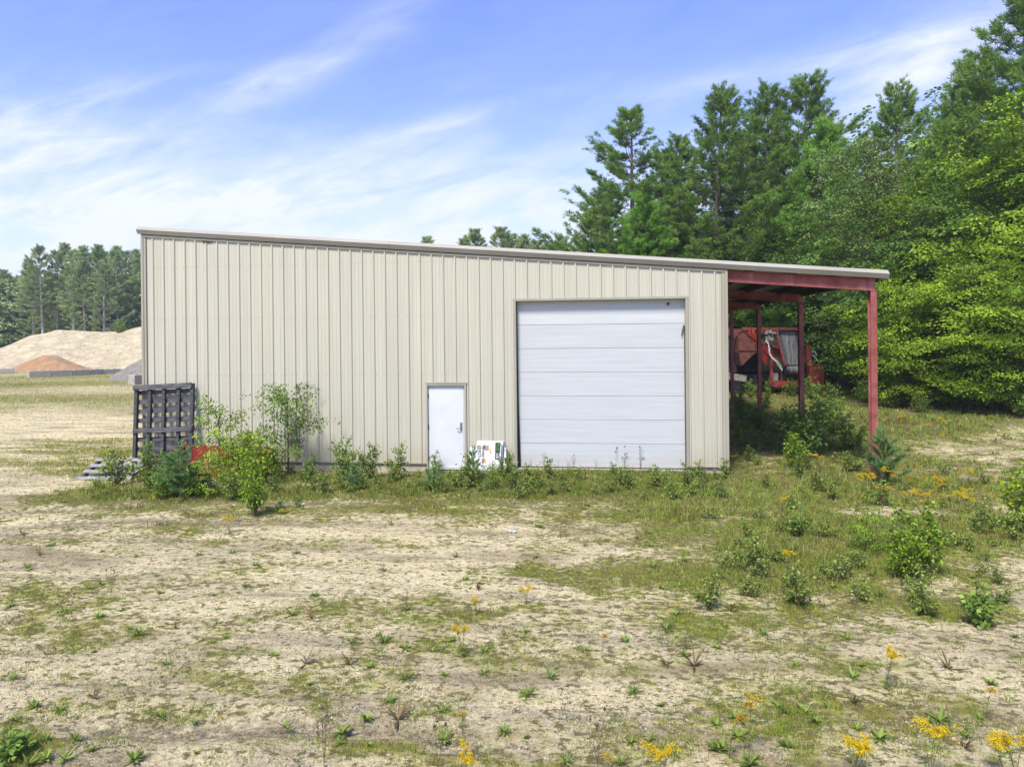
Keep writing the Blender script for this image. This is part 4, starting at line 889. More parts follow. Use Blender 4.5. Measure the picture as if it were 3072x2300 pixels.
# ================================================================== SAPLINGS AND SHRUBS by the shed
print('shrubs')
SH = {'birch': make_shrub(31, 2.6, 1.35, 3, 2600, .10, L_SAPG, .30, .24, upright=.6), 'lime': make_shrub(32, 2.0, .85, 7, 2000, .085, L_SAPY, .5, .12), 'bush': make_shrub(33, 1.2, .8, 9, 1100, .08, L_SAPY, .7, .08), 'green': make_shrub(34, 1.0, .7, 8, 1000, .065, L_SAPG, .7, .08),
      'small': make_shrub(35, .6, .38, 6, 350, .055, L_WEED, .7, .08), 'tiny': make_shrub(36, .38, .28, 5, 150, .045, L_WEED, .8, .08), 'bigleaf': make_shrub(37, .8, .35, 4, 260, .10, L_SAPG, .6, .2)}
SH['birch'] = make_broad(38, 2.4, 1.0, .26, 300, 8, .082, L_SAPG, rad_t=.008, spray=.12, droop=.12); SH['lime'] = make_broad(39, 2.0, .72, .06, 190, 8, .08, L_SAPY, rad_t=.007, spray=.11, droop=.05)
SEED = [make_seedling(s) for s in (41, 42)]
GS = 'saplings and bushes along the shed front'
def shrub(kind, dx, dy, H, H0, label, wd=1.0, nm='sapling', cat='sapling', group=GS, names=('stems', 'leaves')):
    p = G(dx, dy); s = H/H0
    if p[0] < 15.3 and p[1] > -.62: p[1] = -.62
    return place(nm, SH[kind] if isinstance(kind, str) else kind, tuple(p-np.array([0, 0, .02])), rt_.uniform(0, 6.28), (s*wd, s*wd, s), label, cat, group, names)
shrub('birch', 655, 1012, 2.45, 2.6, 'dark green birch sapling with one thin bare stem, tallest against the shed wall', 1.0)
shrub('birch', 580, 1012, 1.15, 2.6, 'lower dark green birch sapling left of the tallest one', 1.0)
shrub('lime', 475, 1035, 1.9, 2.0, 'tall yellow-green sapling in front of the red bucket', 1.0)
shrub('lime', 505, 1050, 1.2, 2.0, 'second yellow-green sapling crowding the tall one by the bucket', 1.1)
shrub('bush', 545, 1048, 1.25, 1.2, 'dense green bush at the right end of the red bucket', 1.0, 'bush', 'bush')
shrub('bush', 590, 1030, .7, 1.2, 'leafy bush at the foot of the tallest birch sapling', 1.0, 'bush', 'bush')
shrub('bush', 552, 1112, 1.05, 1.2, 'round lime-green bush standing forward on the gravel', .75, 'bush', 'bush')
shrub('green', 327, 1062, 1.15, 1.0, 'green sapling in front of the bleached pallet', .8)
shrub('green', 345, 1078, .65, 1.0, 'low leafy bush in front of the dark pine seedlings', .9, 'bush', 'bush')
shrub('lime', 455, 1075, .9, 2.0, 'short lime sapling at the front of the thicket', 1.6)
shrub('green', 500, 1080, .7, 1.0, 'low green bush under the yellow-green saplings', 1.0, 'bush', 'bush')
shrub('small', 250, 1050, .85, .6, 'thin green weed bush at the left end of the thicket', 1.0, 'bush', 'bush')
shrub('small', 235, 1030, .6, .6, 'small bush just left of the bleached pallet', 1.0, 'bush', 'bush')
shrub('green', 672, 1045, .75, 1.0, 'small leafy bush under the shed wall right of the birch', .6, 'bush', 'bush')
shrub('green', 745, 1040, 1.0, 1.0, 'leafy bush midway between birch and white door', .9, 'bush', 'bush')
shrub('small', 770, 1050, .55, .6, 'low weedy bush right beside the midway bush', 1.2, 'bush', 'bush')
shrub('green', 800, 1035, .85, 1.0, 'bush with dried tops left of the white door', .8, 'bush', 'bush')
shrub('small', 865, 1035, .85, .6, 'narrow weed bush close to the white door', .8, 'bush', 'bush')
shrub('green', 1095, 1045, .75, 1.0, 'upright bush at the right side of the leaning signs', .6, 'bush', 'bush')
shrub('small', 1015, 1058, .75, .6, 'lime weed bush in front of the leaning signs', 1.0, 'bush', 'bush')
shrub('green', 1062, 1056, .50, 1.0, 'low dark bush hiding the foot of the front sign', .8, 'bush', 'bush')
shrub('small', 1140, 1040, .35, .6, 'low weed bush at the left foot of the roll-up door', 1.2, 'bush', 'bush')
shrub('bush', 2000, 1245, .95, 1.2, 'bright green birch bush in the right foreground meadow', .95, 'bush', 'bush', 'bushes in the meadow right of the shed')
shrub('bush', 1945, 1250, .70, 1.2, 'bright bush joined to the left of the big meadow bush', .9, 'bush', 'bush', 'bushes in the meadow right of the shed')
shrub('small', 1990, 1290, .45, .6, 'small bush with orange leaves below the big meadow bush', 1, 'bush', 'bush', 'bushes in the meadow right of the shed')
shrub('bush', 2215, 1150, 1.3, 1.2, 'lime bush cut by the right edge of the picture', 1.0, 'bush', 'bush', 'bushes in the meadow right of the shed')
shrub('lime', 1870, 1190, .75, 2.0, 'small slender lime sapling left of the meadow bushes', 1.2, 'sapling', 'sapling', 'bushes in the meadow right of the shed')
shrub('bigleaf', 1728, 1160, .55, .8, 'blue-green broad-leaved plant in the meadow below the corner post', 1.0, 'sapling', 'sapling', 'bushes in the meadow right of the shed')
shrub('bigleaf', 2112, 1352, .60, .8, 'grey-green sapling with drooping leaves near the right edge foreground', 1.1, 'sapling', 'sapling', 'bushes in the meadow right of the shed')
shrub('bush', 1720, 1010, .9, 1.2, 'yellow-green bush under the lean-to in front', .9, 'bush', 'bush', 'bushes under the lean-to')
shrub('bigleaf', 15, 1640, .30, .8, 'leafy green plant in the bottom left corner', 1.6, 'bush', 'bush', 'bushes in the foreground')
for (x, y, H, lb) in [(1740, 985, 1.5, 'dark bush around the foot of the second lean-to post'), (1760, 960, 1.3, 'green bush right of the second lean-to post'), (1640, 925, .9, 'low bush by the third lean-to post'), (1600, 905, .9, 'low bush by the farthest lean-to post'), (1700, 935, 1.0, 'bush below the machine between two posts'), (1800, 940, 1.2, 'bush between the second and the corner post'), (1835, 975, 1.1, 'leafy bush close to the corner post'), (1790, 900, 1.4, 'bush right of the machine under the trees'), (1655, 880, .9, 'bush in front of the machine beam'), (1930, 880, 1.1, 'bush at the wood edge right of the corner post'), (2050, 878, 1.2, 'bush with grey-green leaves at the foot of the maples'), (1985, 890, .9, 'small bush at the wood edge'), (2150, 885, 1.0, 'bush at the wood edge near the right side'), (1622, 860, 1.0, 'bush below the machine nearest the shed wall'), (1665, 850, 1.1, 'bush directly under the machine lower beam'), (1708, 856, 1.0, 'bush under the red belt guard'), (1752, 862, 1.2, 'bush right of the belt guard at the trees'), (1598, 872, .8, 'bush tight behind the shed corner in the lean-to'), (1870, 870, 1.2, 'bush behind the corner post at the wood edge')]:
    shrub('green', x, y, H, 1.0, lb, 1.05, 'bush', 'bush', 'bushes under the lean-to and along the wood edge')
for (x, y, H, wd, lb, i) in [(392, 1075, 1.15, 1.25, 'dark green pine seedling, the larger one in front of the red bucket', 0), (372, 1068, .95, 1.3, 'pine seedling left of the larger dark one', 1), (425, 1072, .85, 1.2, 'pine seedling at the right side of the larger dark one', 1), (936, 1062, .60, 1.3, 'round blue-green pine seedling in front of the white door', 0), (1022, 1045, .85, .7, 'thin pine seedling standing before the leaning signs', 1), (762, 1058, .6, 1.2, 'blue-green pine seedling in the weeds midway along the wall', 0),
  (1910, 1047, 1.35, .9, 'tall blue-green young pine at the foot of the corner post', 0), (606, 1108, .32, 1.1, 'tiny pine seedling right of the round lime bush', 1), (645, 1095, .25, 1.0, 'very small pine seedling on the gravel', 0)]:
    p = G(x, y); s = H/1.2; place('pine_seedling', SEED[i], tuple(p-np.array([0, 0, .03])), rt_.uniform(0, 6), (s*wd, s*wd, s), lb, 'pine seedling', 'pine seedlings', ('stem', 'needles'))
bc = atD(258, 724, 101.0); place('sapling', SH['green'], tuple(bc), 1.0, 2.2, 'tiny yellow-green sapling growing on the crest of the sand berm', 'sapling', None, ('stems', 'leaves'))

# ================================================================== SMALL PLANTS
print('small plants')
def rosette(seed, n=19, L=.14, Wd=.017, m_=None, arch=.5):
    rng = np.random.default_rng(seed); fo = Acc()
    for k in range(n):
        a = k*2.4+rng.normal(0, .2); el = rng.uniform(.15, 1.1); d = np.array([math.cos(a)*math.cos(el), math.sin(a)*math.cos(el), math.sin(el)]); s = np.array([-math.sin(a), math.cos(a), 0]); l = L*rng.uniform(.6, 1.2); w2 = Wd*rng.uniform(.7, 1.2)
        t_ = np.array([0, .3, .65, 1.0]); c = np.outer(t_*l, d); c[:, 2] -= arch*l*t_**2*math.cos(el)*.6; c[:, 2] = np.maximum(c[:, 2], .004+.01*t_); ww = np.array([.25, .9, .8, .05])*w2/2
        V = np.concatenate([c-np.outer(ww, s), c+np.outer(ww, s)]); F = np.array([(i, i+1, i+5, i+4) for i in range(3)]); fo.add(V, F, float(np.clip(rng.normal(.5, .25), 0, 1)))
    return fo.mesh('rosette_weed', m_ or L_WEED)
ROS = [rosette(51), rosette(52, 12, .12, .018), rosette(53, 22, .12, .022, arch=.8), rosette(54, 9, .17, .022, L_WEEDR), rosette(55, 22, .08, .02), rosette(56, 18, .10, .012)]
def tuft(seed, n=60, L=.10, m_=None, spread=.05, lean=.5, wd=.004):
    rng = np.random.default_rng(seed); P = np.zeros((n, 3)); a = rng.uniform(0, 6.28, n); r_ = spread*np.sqrt(rng.random(n)); P[:, 0] = np.cos(a)*r_; P[:, 1] = np.sin(a)*r_
    D = np.stack([np.cos(a)*lean*rng.random(n), np.sin(a)*lean*rng.random(n), np.ones(n)], -1); V, F = blades(P, D, L*rng.uniform(.5, 1.2, n), wd, rng); return npmesh('grass_tuft', V, F, m_ or L_GRASS, np.repeat(np.clip(rng.normal(.5, .25, n), 0, 1), 3))
TUF = [tuft(61), tuft(62, 90, .13, spread=.07), tuft(63, 50, .16, L_STRAW, .04, .8)]
def goldenrod(seed, H=.7, m_=None):
    rng = np.random.default_rng(seed); st = Acc(); lv = Acc(); fl = Acc(); ns = int(rng.integers(1, 4))
    for q in range(ns):
        a = rng.uniform(0, 6.28); s = np.linspace(0, 1, 8); h = H*rng.uniform(.75, 1.0); d = np.array([math.cos(a), math.sin(a), 0])
        pts = np.outer(s**1.6*h*.22, d)+np.outer(s*h, [0, 0, 1]); V, F = tube_np(pts, .0045*(1-s*.6), 5); st.add(V, F)
        n = 22; t_ = rng.uniform(.05, .85, n); P = np.stack([np.interp(t_, s, pts[:, c]) for c in range(3)], -1); b = rng.uniform(0, 6.28, n); D = np.stack([np.cos(b), np.sin(b), rng.uniform(-.3, .6, n)], -1)
        V, F = leaves(P, D, np.tile([0, 0, 1.], (n, 1)), .075*(1.2-t_), .014); lv.add(V, F, np.repeat(rng.random(n), 4))
        for b_ in range(9):                                  # arching one-sided plumes
            t0 = rng.uniform(.80, 1.0); p0 = np.array([np.interp(t0, s, pts[:, c]) for c in range(3)]); an = rng.uniform(0, 6.28); L_ = rng.uniform(.06, .15); dd = np.array([math.cos(an), math.sin(an), .0])*.8+d*.4
            u = np.linspace(0, 1, 9); c = p0+np.outer(u*L_, dd); c[:, 2] += L_*(u*.7-u*u*.75)
            P = np.repeat(c, 6, 0)+rng.normal(0, .008, (54, 3)); V, F = leaves(P, rng.normal(size=(54, 3))+np.array([0, 0, .6]), rng.normal(size=(54, 3)), .016, .012); fl.add(V, F, np.repeat(rng.random(54), 4))
    return st.mesh('stalk', M_TWIG), lv.mesh('leaves', L_WEED), fl.mesh('flower', m_ or L_GOLD)
GOL = [goldenrod(s, h) for s, h in ((71, .62), (72, .75), (73, .5))]
L_DULL = leafmat('dull_goldenrod', (.30, .20, .02), (.60, .42, .05), .3)
GOLD2 = goldenrod(74, .7, L_DULL)
def gold(dx, dy, H, lb, grp, i=None, dull=False):
    p = G(dx, dy); me = GOLD2 if dull else GOL[rt_.randrange(3) if i is None else i]; s = H/.68*rt_.uniform(.72, .98)
    place('goldenrod', me, tuple(p-np.array([0, 0, .01])), rt_.uniform(0, 6.28), s, lb, 'goldenrod', grp, ('stalk', 'leaves', 'flower'))
gl = [(1618, 1660, .70, 'dull bronze goldenrod right of centre near the bottom edge', 1), (1575, 1640, .5, 'smaller goldenrod left of the bronze one at the bottom', 1), (1870, 1690, .60, 'fullest bright yellow goldenrod at the bottom right', 0), (1845, 1685, .5, 'goldenrod stalk just left of the fullest bright one', 0), (2010, 1700, .60, 'flat-topped yellow goldenrod at the bottom, right of the fullest one', 0), (2170, 1705, .55, 'goldenrod close to the bottom right corner', 0), (2195, 1700, .5, 'last goldenrod in the bottom right corner', 0), (1430, 1700, .55, 'goldenrod at the bottom just right of the picture middle', 0), (1020, 1720, .5, 'goldenrod cut by the bottom edge left of middle', 0), (1330, 1700, .35, 'pale goldenrod at the bottom middle', 1),
      (1915, 1495, .45, 'single goldenrod on open sand at the right', 0), (1000, 1418, .45, 'lone goldenrod bent left on bare sand in the middle', 0), (1030, 1325, .35, 'short goldenrod left of the two middle stalks', 0), (1137, 1300, .45, 'slender goldenrod on sand below the roll-up door', 0), (1300, 1420, .4, 'small goldenrod on sand right of middle', 1), (1470, 1335, .25, 'low goldenrod head in the weeds right of middle', 0), (2130, 1560, .45, 'dull goldenrod standing near the right edge', 1), (95, 1175, .12, 'orange flower head on the gravel at the far left', 0), (120, 1240, .14, 'orange flower head on the sand at the left', 0), (320, 1135, .15, 'paired goldenrod heads in front of the thicket', 0), (495, 1150, .40, 'goldenrod on a thin stalk left of the round lime bush', 0), (605, 1128, .3, 'small goldenrod right of the round lime bush', 0), (335, 1095, .3, 'goldenrod in front of the pallet', 0), (1500, 1065, .30, 'orange-yellow goldenrod below the shed corner', 0), (1585, 1005, .35, 'goldenrod tight against the right shed corner', 0), (1355, 1030, .2, 'dwarf goldenrod in the grass under the roll-up door', 1), (1690, 1105, .35, 'goldenrod left in the meadow below the lean-to', 0), (1710, 1240, .4, 'goldenrod beside the broad-leaved plant', 0), (355, 1295, .25, 'goldenrod on sand in the left middle', 1), (1000, 1590, .3, 'pale stalk with a few yellow flowers on the lower sand', 1), (490, 1590, .25, 'drooping goldenrod in the lower left', 1), (1755, 1000, .45, 'bright yellow goldenrod cluster in front of the lean-to', 0), (1770, 1010, .4, 'goldenrod right of the bright cluster by the lean-to', 0), (1720, 1003, .45, 'goldenrod left of the bright cluster by the lean-to', 0)]
for (x, y, H, lb, du) in gl: gold(x, y, H, lb, 'goldenrod plants standing apart', None, du)
for k in range(70):
    x = rt_.gauss(2000, 95); y = 1075+ (x-2000)*.16 + rt_.gauss(0, 26)
    if rt_.random() < .25: x, y = rt_.uniform(1880, 2200), rt_.uniform(905, 960)
    if x > 2205: continue
    gold(x, y, rt_.uniform(.3, .55), 'one of the orange-yellow goldenrods in the dense drift right of the corner post', 'dense drift of goldenrod right of the corner post', None, rt_.random() < .5)
# dark seed-head plants and dried stalks before the roll-up door
def stalk(seed, H=.6):
    rng = np.random.default_rng(seed); st = Acc(); hd_ = Acc(); s = np.linspace(0, 1, 6)
    for q in range(3):
        a = rng.uniform(0, 6.28); pts = np.outer(s*H*.2*rng.random(), [math.cos(a), math.sin(a), 0])+np.outer(s*H*rng.uniform(.6, 1), [0, 0, 1]); V, F = tube_np(pts, .003*(1-s*.6), 4); st.add(V, F)
        c = pts[-1]; V, F = leaves(np.tile(c, (12, 1))+rng.normal(0, .008, (12, 3)), rng.normal(size=(12, 3)), rng.normal(size=(12, 3)), .022, .018); hd_.add(V, F, .4)
        for z_ in (.5, .7): 
            b = rng.uniform(0, 6.28); c0 = pts[int(z_*5)]; c1 = c0+np.array([math.cos(b)*.1, math.sin(b)*.1, .12])*H; V, F = tube_np(np.linspace(c0, c1, 3), np.full(3, .0018), 4); st.add(V, F); V, F = leaves(np.tile(c1, (6, 1))+rng.normal(0, .006, (6, 3)), rng.normal(size=(6, 3)), rng.normal(size=(6, 3)), .018, .014); hd_.add(V, F, .4)
    return st.mesh('stalk', M_TWIG), hd_.mesh('seed_head', L_SEED)
STK = [stalk(81), stalk(82), stalk(83)]
for k in range(26):
    x = 1135+k*13.5+rt_.uniform(-5, 5); y = 1016+rt_.uniform(0, 10)
    p = G(x, y); place('dried_stalk', STK[k % 3], tuple(p), rt_.uniform(0, 6), rt_.choice((.35, .5, .7, 1.0, .45)), 'thin dried seed stalk standing in front of the white roll-up door', 'dried stalk', 'dried stalks in front of the roll-up door', ('stalk', 'seed_head'))
for (x, y, lb) in [(240, 1280, 'dark seed-head weed on sand at the left'), (155, 1330, 'dark seed-head weed lower left of the other'), (1225, 1560, 'brown seed-head weed above the bottom edge, middle'), (1430, 1395, 'dark seed-head weed right of middle'), (700, 1650, 'thin reddish seed stalk at the bottom left of middle'), (945, 1655, 'thin dark seed stalk at the bottom near the middle'), (1290, 1650, 'green spiky stalk at the bottom middle')]:
    p = G(x, y); place('seed_head_weed', STK[rt_.randrange(3)], tuple(p), rt_.uniform(0, 6), rt_.uniform(.5, .8), lb, 'weed', 'seed-head weeds on the sand', ('stalk', 'seed_head'))
def region(dx, dy):
    if dy < 1130: return 'in the belt of weeds along the shed front', 'wall'
    if dx < 740: return ('on the bare sand at the left', 'left') if dy < 1400 else ('on the bare sand at the lower left', 'lower left')
    if dx < 1480: return ('on the sandy ground in the middle', 'middle') if dy < 1400 else ('on the sandy ground at the lower middle', 'lower middle')
    return ('in the green meadow at the right', 'right') if dy < 1400 else ('on the patchy ground at the lower right', 'lower right')
ros_xy = []
rr = random.Random(17); tries = 0
big = [(830,1390,1.3),(1005,1250,1.0),(1120,1225,1.5),(985,1205,1.2),(360,1435,1.0),(1140,1500,1.2),(1190,1462,1.0),(1350,1385,1.2),(1410,1225,2.0),(790,1560,2.4),(740,1585,1.6),(860,1555,1.4),(620,1575,1.2),(590,1420,1.0),(430,1200,1.2),(500,1195,1.2),(680,1290,1.0),(760,1390,.8),(950,1405,.9),(1440,1360,1.6),(1500,1440,1.2),(1740,1545,1.4),(1760,1565,1.3),(1900,1600,1.8),(1840,1470,1.5),(2050,1450,1.2),(1650,1370,1.4),(1580,1310,1.6),(1620,1655,2.6),(1560,1620,1.5),(2030,1560,1.6),(2140,1480,1.2),(1900,1290,1.6),(2000,1330,1.3),(1800,1270,1.6),(640,1195,1.0),(150,1145,1.0),(60,1230,1.2),(140,1320,1.1),(480,1215,1.3),(1230,1070,1.8),(1260,1100,2.0),(1300,1085,1.6),(100,1640,1.8),(140,1640,1.5),(40,1620,2.2),(15,1600,2.4),(60,1650,2.2),(290,1640,1.2)]
def put_ros(dx, dy, s, i=None):
    s = min(s, 1.25)
    p = G(dx, dy); me = ROS[rr.choices(range(6), (4, 3, 3, 2, 3, 3))[0] if i is None else i]
    o = link('rosette_weed', me); o.location = (p[0], p[1], p[2]-.005); o.rotation_euler = (rr.uniform(-.08, .08), rr.uniform(-.08, .08), rr.uniform(0, 6.28)); o.scale = (s, s, s*rr.uniform(.8, 1.2))
    lb, gp = region(dx, dy); tag(o, 'low leafy rosette weed growing '+lb, 'weed', 'rosette weeds, '+gp)
for (x, y, s) in big: put_ros(x, y, s)
while len(ros_xy) < 235 and tries < 6000:
    tries += 1; y = 1060+590*rr.random()**1.25; x = rr.uniform(0, 2212); p = G(x, y)
    v = float(veg(np.array([p[0]]), np.array([p[1]]))[0])
    if rr.random() > .25+.75*v: continue
    if p[1] > -.5: continue
    ros_xy.append((x, y)); put_ros(x, y, rr.uniform(.55, 1.25))
# small leafy weeds
cnt = 0; tries = 0
while cnt < 210 and tries < 6000:
    tries += 1
    q = rr.random()
    if q < .36: x, y = rr.uniform(210, 1560), rr.gauss(1052, 16)
    elif q < .50: x, y = rr.uniform(1585, 1880), rr.uniform(905, 1020)
    else: x, y = rr.uniform(1500, 2212), 900+rr.random()**.8*430
    p = G(x, y)
    if p[1] > -.25 and p[0] < 15.6: continue
    v = float(veg(np.array([p[0]]), np.array([p[1]]))[0])
    if rr.random() > .15+v*1.1: continue
    k = rr.choice(('tiny', 'tiny', 'tiny', 'small')); s = rr.uniform(.45, .95)
    where = ('in the belt of weeds along the shed front', 'wall') if q < .36 else (('in the shade under the lean-to', 'lean-to') if q < .50 else ('in the overgrown meadow right of the shed', 'meadow'))
    place('leafy_weed', SH[k], tuple(p-np.array([0, 0, .02])), rr.uniform(0, 6.28), s, 'small leafy green weed '+where[0], 'weed', 'leafy weeds, '+where[1], ('stems', 'leaves')); cnt += 1

# ---- uncountable ground cover
def scatter(n, seed, xr, yr, keep, pw=1.0):
    rng = np.random.default_rng(seed); dx = rng.uniform(xr[0], xr[1], n); dy = yr[0]+(yr[1]-yr[0])*rng.random(n)**pw
    k = 3072/2212; v = FW[None, :]+RT[None, :]*((dx*k-1536)/FPX)[:, None]+UP[None, :]*((CY-dy*k)/FPX)[:, None]; t_ = (-.25-CAMP[2])/v[:, 2]; P = CAMP+v*t_[:, None]
    P[:, 2] = gz2(P[:, 0], P[:, 1]); vg = veg(P[:, 0], P[:, 1]); ok = rng.random(n) < keep(P, vg, dx, dy)
    ok &= ~((P[:, 0] > -.2) & (P[:, 0] < 15.4) & (P[:, 1] > -.1) & (P[:, 1] < 18.5)); return P[ok], vg[ok], dx[ok], dy[ok], rng
def grass_obj(name, n, seed, xr, yr, keep, Lf, wd, m_, lean=.5, pw=1.0, clump=1, cs=.03, label=None):
    P, vg, dx, dy, rng = scatter(n, seed, xr, yr, keep, pw); m = len(P); P = np.repeat(P, clump, 0)
    P[:, :2] += rng.normal(0, cs, (len(P), 2)); a = rng.uniform(0, 6.28, len(P)); l = lean*rng.random(len(P)); D = np.stack([np.cos(a)*l, np.sin(a)*l, np.ones(len(P))], -1)
    dist = np.linalg.norm(P-CAMP, axis=1); L = np.repeat(Lf(vg, dx, dy, rng, m), clump)*rng.uniform(.6, 1.2, len(P)); Wd = wd*np.maximum(1, dist/9.0)
    P[:, 2] -= .006; V, F = blades(P, D, L, Wd, rng); tn = np.clip(np.repeat(rng.normal(.45, .30, m), clump)+rng.normal(0, .10, len(P)), 0, 1)
    o = link(name, npmesh(name, V, F, m_, np.repeat(tn, 3))); tag(o, label, None, None, 'stuff'); return o
print('grass')
clf = lambda P: fbm(P[:, 0]*2.6, P[:, 1]*2.6, 91, 3)
grass_obj('short_grass', 85000, 1, (-30, 2240), (1030, 1680), lambda P, v, x, y: np.clip((v-.05)*1.5, .15, 1)*sst(.46, .60, fbm(P[:, 0]*4.5, P[:, 1]*4.5, 92, 3)*.5+clf(P)*.5+v*.18), lambda v, x, y, r, m: .018+.055*v*r.random(m)**1.5, .0032, L_GRASS, 1.0, 1.0, 12, .028)
grass_obj('thin_dry_grass', 150000, 2, (-30, 2240), (1030, 1680), lambda P, v, x, y: np.clip(.22+v*.5, 0, .65), lambda v, x, y, r, m: .02+.05*r.random(m), .0022, L_STRAW, .7, 1.0, 2, .03)
grass_obj('far_grass', 30000, 3, (-30, 430), (800, 1060), lambda P, v, x, y: np.clip((v-.3)*1.8, .02, 1), lambda v, x, y, r, m: .06+.16*v*r.random(m), .006, L_GRASS, .6, 1.0, 2, .2)
grass_obj('meadow_grass', 13000, 4, (1250, 2240), (800, 1420), lambda P, v, x, y: np.clip((v-.30)*1.5, 0, 1)*sst(.0, 1.0, (x-1330)/420+(fbm(P[:, 0]*.6, P[:, 1]*.6, 71, 3)-.5)*1.6)*sst(0, 1, (1350-y)/130+(fbm(P[:, 0]*.9, P[:, 1]*.9, 72, 3)-.5)*1.5), lambda v, x, y, r, m: (.03+.17*v*r.random(m)**2.4)*np.clip(1.4-(y-900)/420, .35, 1.2), .005, L_OLIVE, .8, 1.0, 11, .055)
grass_obj('meadow_weeds', 15000, 5, (1250, 2240), (800, 1420), lambda P, v, x, y: np.clip((v-.30)*1.4, 0, 1)*sst(.0, 1.0, (x-1330)/420+(fbm(P[:, 0]*.6, P[:, 1]*.6, 71, 3)-.5)*1.6)*sst(0, 1, (1350-y)/130+(fbm(P[:, 0]*.9, P[:, 1]*.9, 72, 3)-.5)*1.5), lambda v, x, y, r, m: (.03+.15*v*r.random(m)**1.6)*np.clip(1.4-(y-900)/420, .3, 1.2), .016, L_WEED, 1.0, 1.0, 9, .06)
grass_obj('wall_grass', 9000, 6, (200, 1560), (1012, 1085), lambda P, v, x, y: .85*np.clip(v+.25, 0, 1), lambda v, x, y, r, m: .025+.07*r.random(m), .005, L_OLIVE, .9, 1.0, 5, .07)
grass_obj('wall_weeds', 6000, 7, (200, 1560), (1012, 1080), lambda P, v, x, y: .7*np.clip(v+.2, 0, 1), lambda v, x, y, r, m: .05+.10*r.random(m), .012, L_WEED, .9, 1.0, 4, .06)
grass_obj('dry_stems', 8000, 8, (1250, 2240), (800, 1420), lambda P, v, x, y: np.clip((v-.3)*1.3, 0, 1)*sst(.0, 1.0, (x-1330)/420+(fbm(P[:, 0]*.6, P[:, 1]*.6, 71, 3)-.5)*1.6)*sst(0, 1, (1350-y)/130+(fbm(P[:, 0]*.9, P[:, 1]*.9, 72, 3)-.5)*1.5), lambda v, x, y, r, m: .08+.26*r.random(m)**1.5, .0035, L_STRAW, .5, 1.0, 2, .05)
grass_obj('brown_weeds', 9000, 9, (200, 2240), (880, 1330), lambda P, v, x, y: np.clip((v-.3)*1.2, 0, 1)*sst(.5, .6, fbm(P[:, 0]*.8, P[:, 1]*.8, 61, 3)), lambda v, x, y, r, m: .05+.20*r.random(m)**1.5, .006, L_WEEDR, .7, 1.0, 6, .07)
grass_obj('creeping_weeds', 60000, 10, (-30, 2240), (1040, 1680), lambda P, v, x, y: np.clip(.18+v*1.0, 0, 1)*sst(.50, .62, fbm(P[:, 0]*3.5, P[:, 1]*3.5, 95, 3)+v*.10), lambda v, x, y, r, m: .015+.035*r.random(m), .010, L_WEED, 1.6, 1.0, 5, .025)
grass_obj('dead_leaves', 30000, 11, (-30, 2240), (1040, 1680), lambda P, v, x, y: .5*sst(.48, .62, fbm(P[:, 0]*1.2, P[:, 1]*2.4, 97, 4)), lambda v, x, y, r, m: .012+.03*r.random(m), .008, L_WEEDR, 2.2, 1.0, 3, .03)
grass_obj('bright_tufts', 9000, 13, (200, 2240), (860, 1680), lambda P, v, x, y: np.clip(v*1.3-.1, .03, 1)*sst(.52, .62, fbm(P[:, 0]*1.1, P[:, 1]*1.1, 99, 3)), lambda v, x, y, r, m: .04+.10*v*r.random(m), .0045, L_SAPY, 1.1, 1.0, 14, .04)
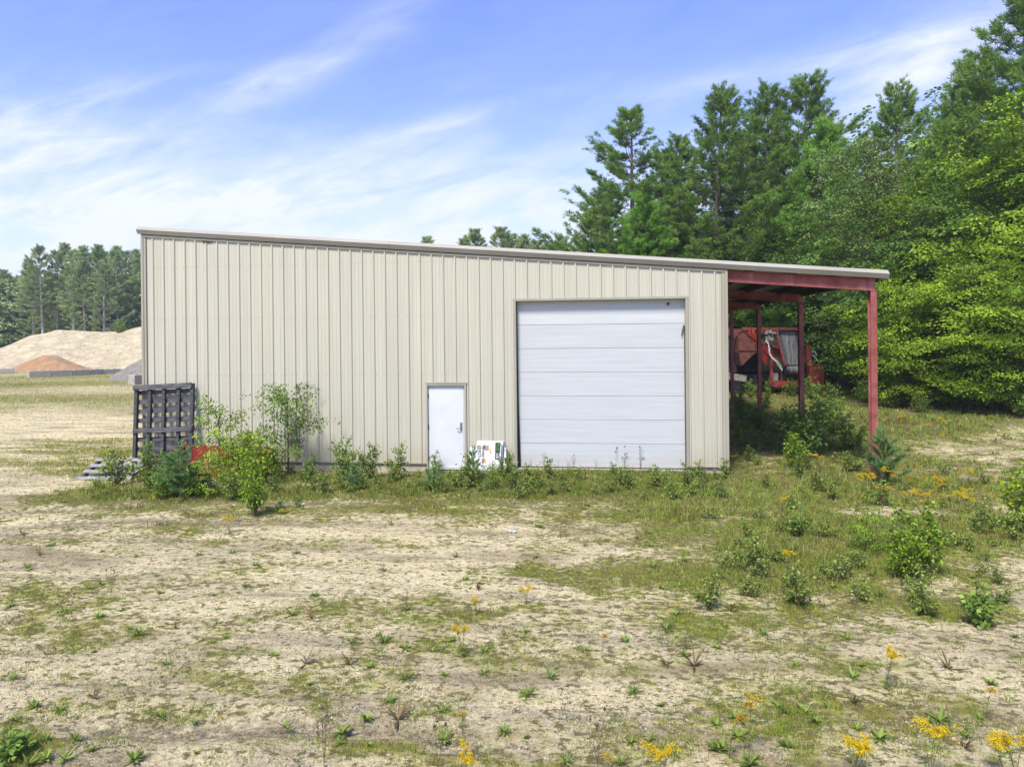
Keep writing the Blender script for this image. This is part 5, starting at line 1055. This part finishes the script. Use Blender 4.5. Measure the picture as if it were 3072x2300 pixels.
# gravel
P, vg, dx, dy, rng = scatter(26000, 12, (-30, 2240), (1040, 1700), lambda P, v, x, y: np.clip(1.1-v, .15, 1)*sst(.40, .62, fbm(P[:, 0]*.7, P[:, 1]*1.6, 55, 3)), 1.0)
m = len(P); s = (.006+.016*rng.random(m)**4)[:, None, None]; oc = np.array([(1, 0, 0), (-1, 0, 0), (0, 1, 0), (0, -1, 0), (0, 0, .7), (0, 0, -.7)], float)[None]*rng.uniform(.6, 1.3, (m, 6, 1))
V = (P[:, None, :]+oc*s).reshape(-1, 3); Fo = np.array([(0, 2, 4), (2, 1, 4), (1, 3, 4), (3, 0, 4), (2, 0, 5), (1, 2, 5), (3, 1, 5), (0, 3, 5)]); F = (np.arange(m)[:, None, None]*6+Fo[None]).reshape(-1, 3)
tag(link('gravel', npmesh('gravel', V, F, L_STONE, np.repeat(np.clip(rng.normal(.55, .25, m), 0, 1), 6))), None, None, None, 'stuff')
# litter
def crumple(seed, s, m_, loc, label, cat, name):
    rng = np.random.default_rng(seed); n = 7; g = np.linspace(-1, 1, n); X, Y = np.meshgrid(g, g); Z = rng.random((n, n))*.5; V = np.stack([X*s*1.2, Y*s*.8, Z*s], -1).reshape(-1, 3)+rng.normal(0, s*.08, (n*n, 3)); i = (np.arange(n-1)[:, None]*n+np.arange(n-1)[None]).ravel()
    o = link(name, npmesh(name, V, np.stack([i, i+1, i+n+1, i+n], -1), m_)); o.location = loc; tag(o, label, cat); return o
crumple(1, .07, M_LITTER, tuple(G(1105, 1147)), 'crumpled clear plastic wrapper lying on the sand below the roll-up door', 'litter', 'plastic_litter')
crumple(2, .09, M_LITTER, tuple(G(1565, 1027)), 'crumpled plastic scrap at the right corner of the shed', 'litter', 'plastic_litter')
crumple(3, .14, M_RUB, tuple(G(398, 1072)), 'dark torn sheet of rubber on the gravel in front of the pine seedlings', 'scrap', 'rubber_scrap')
hz = MB(); hz.box(-260, 260, -60, 260, -3.0, 34.0)
hm = bpy.data.materials.new('haze_air'); hm.use_nodes = True; hm.node_tree.nodes.remove(hm.node_tree.nodes['Principled BSDF'])
pv = hm.node_tree.nodes.new('ShaderNodeVolumePrincipled'); pv.inputs['Color'].default_value = (.93, .96, 1, 1); pv.inputs['Density'].default_value = .0005; pv.inputs['Anisotropy'].default_value = .2
hm.node_tree.links.new(pv.outputs[0], hm.node_tree.nodes['Material Output'].inputs['Volume'])
tag(hz.build('haze', hm), None, None, None, 'stuff')
print('done', len(bpy.data.objects))
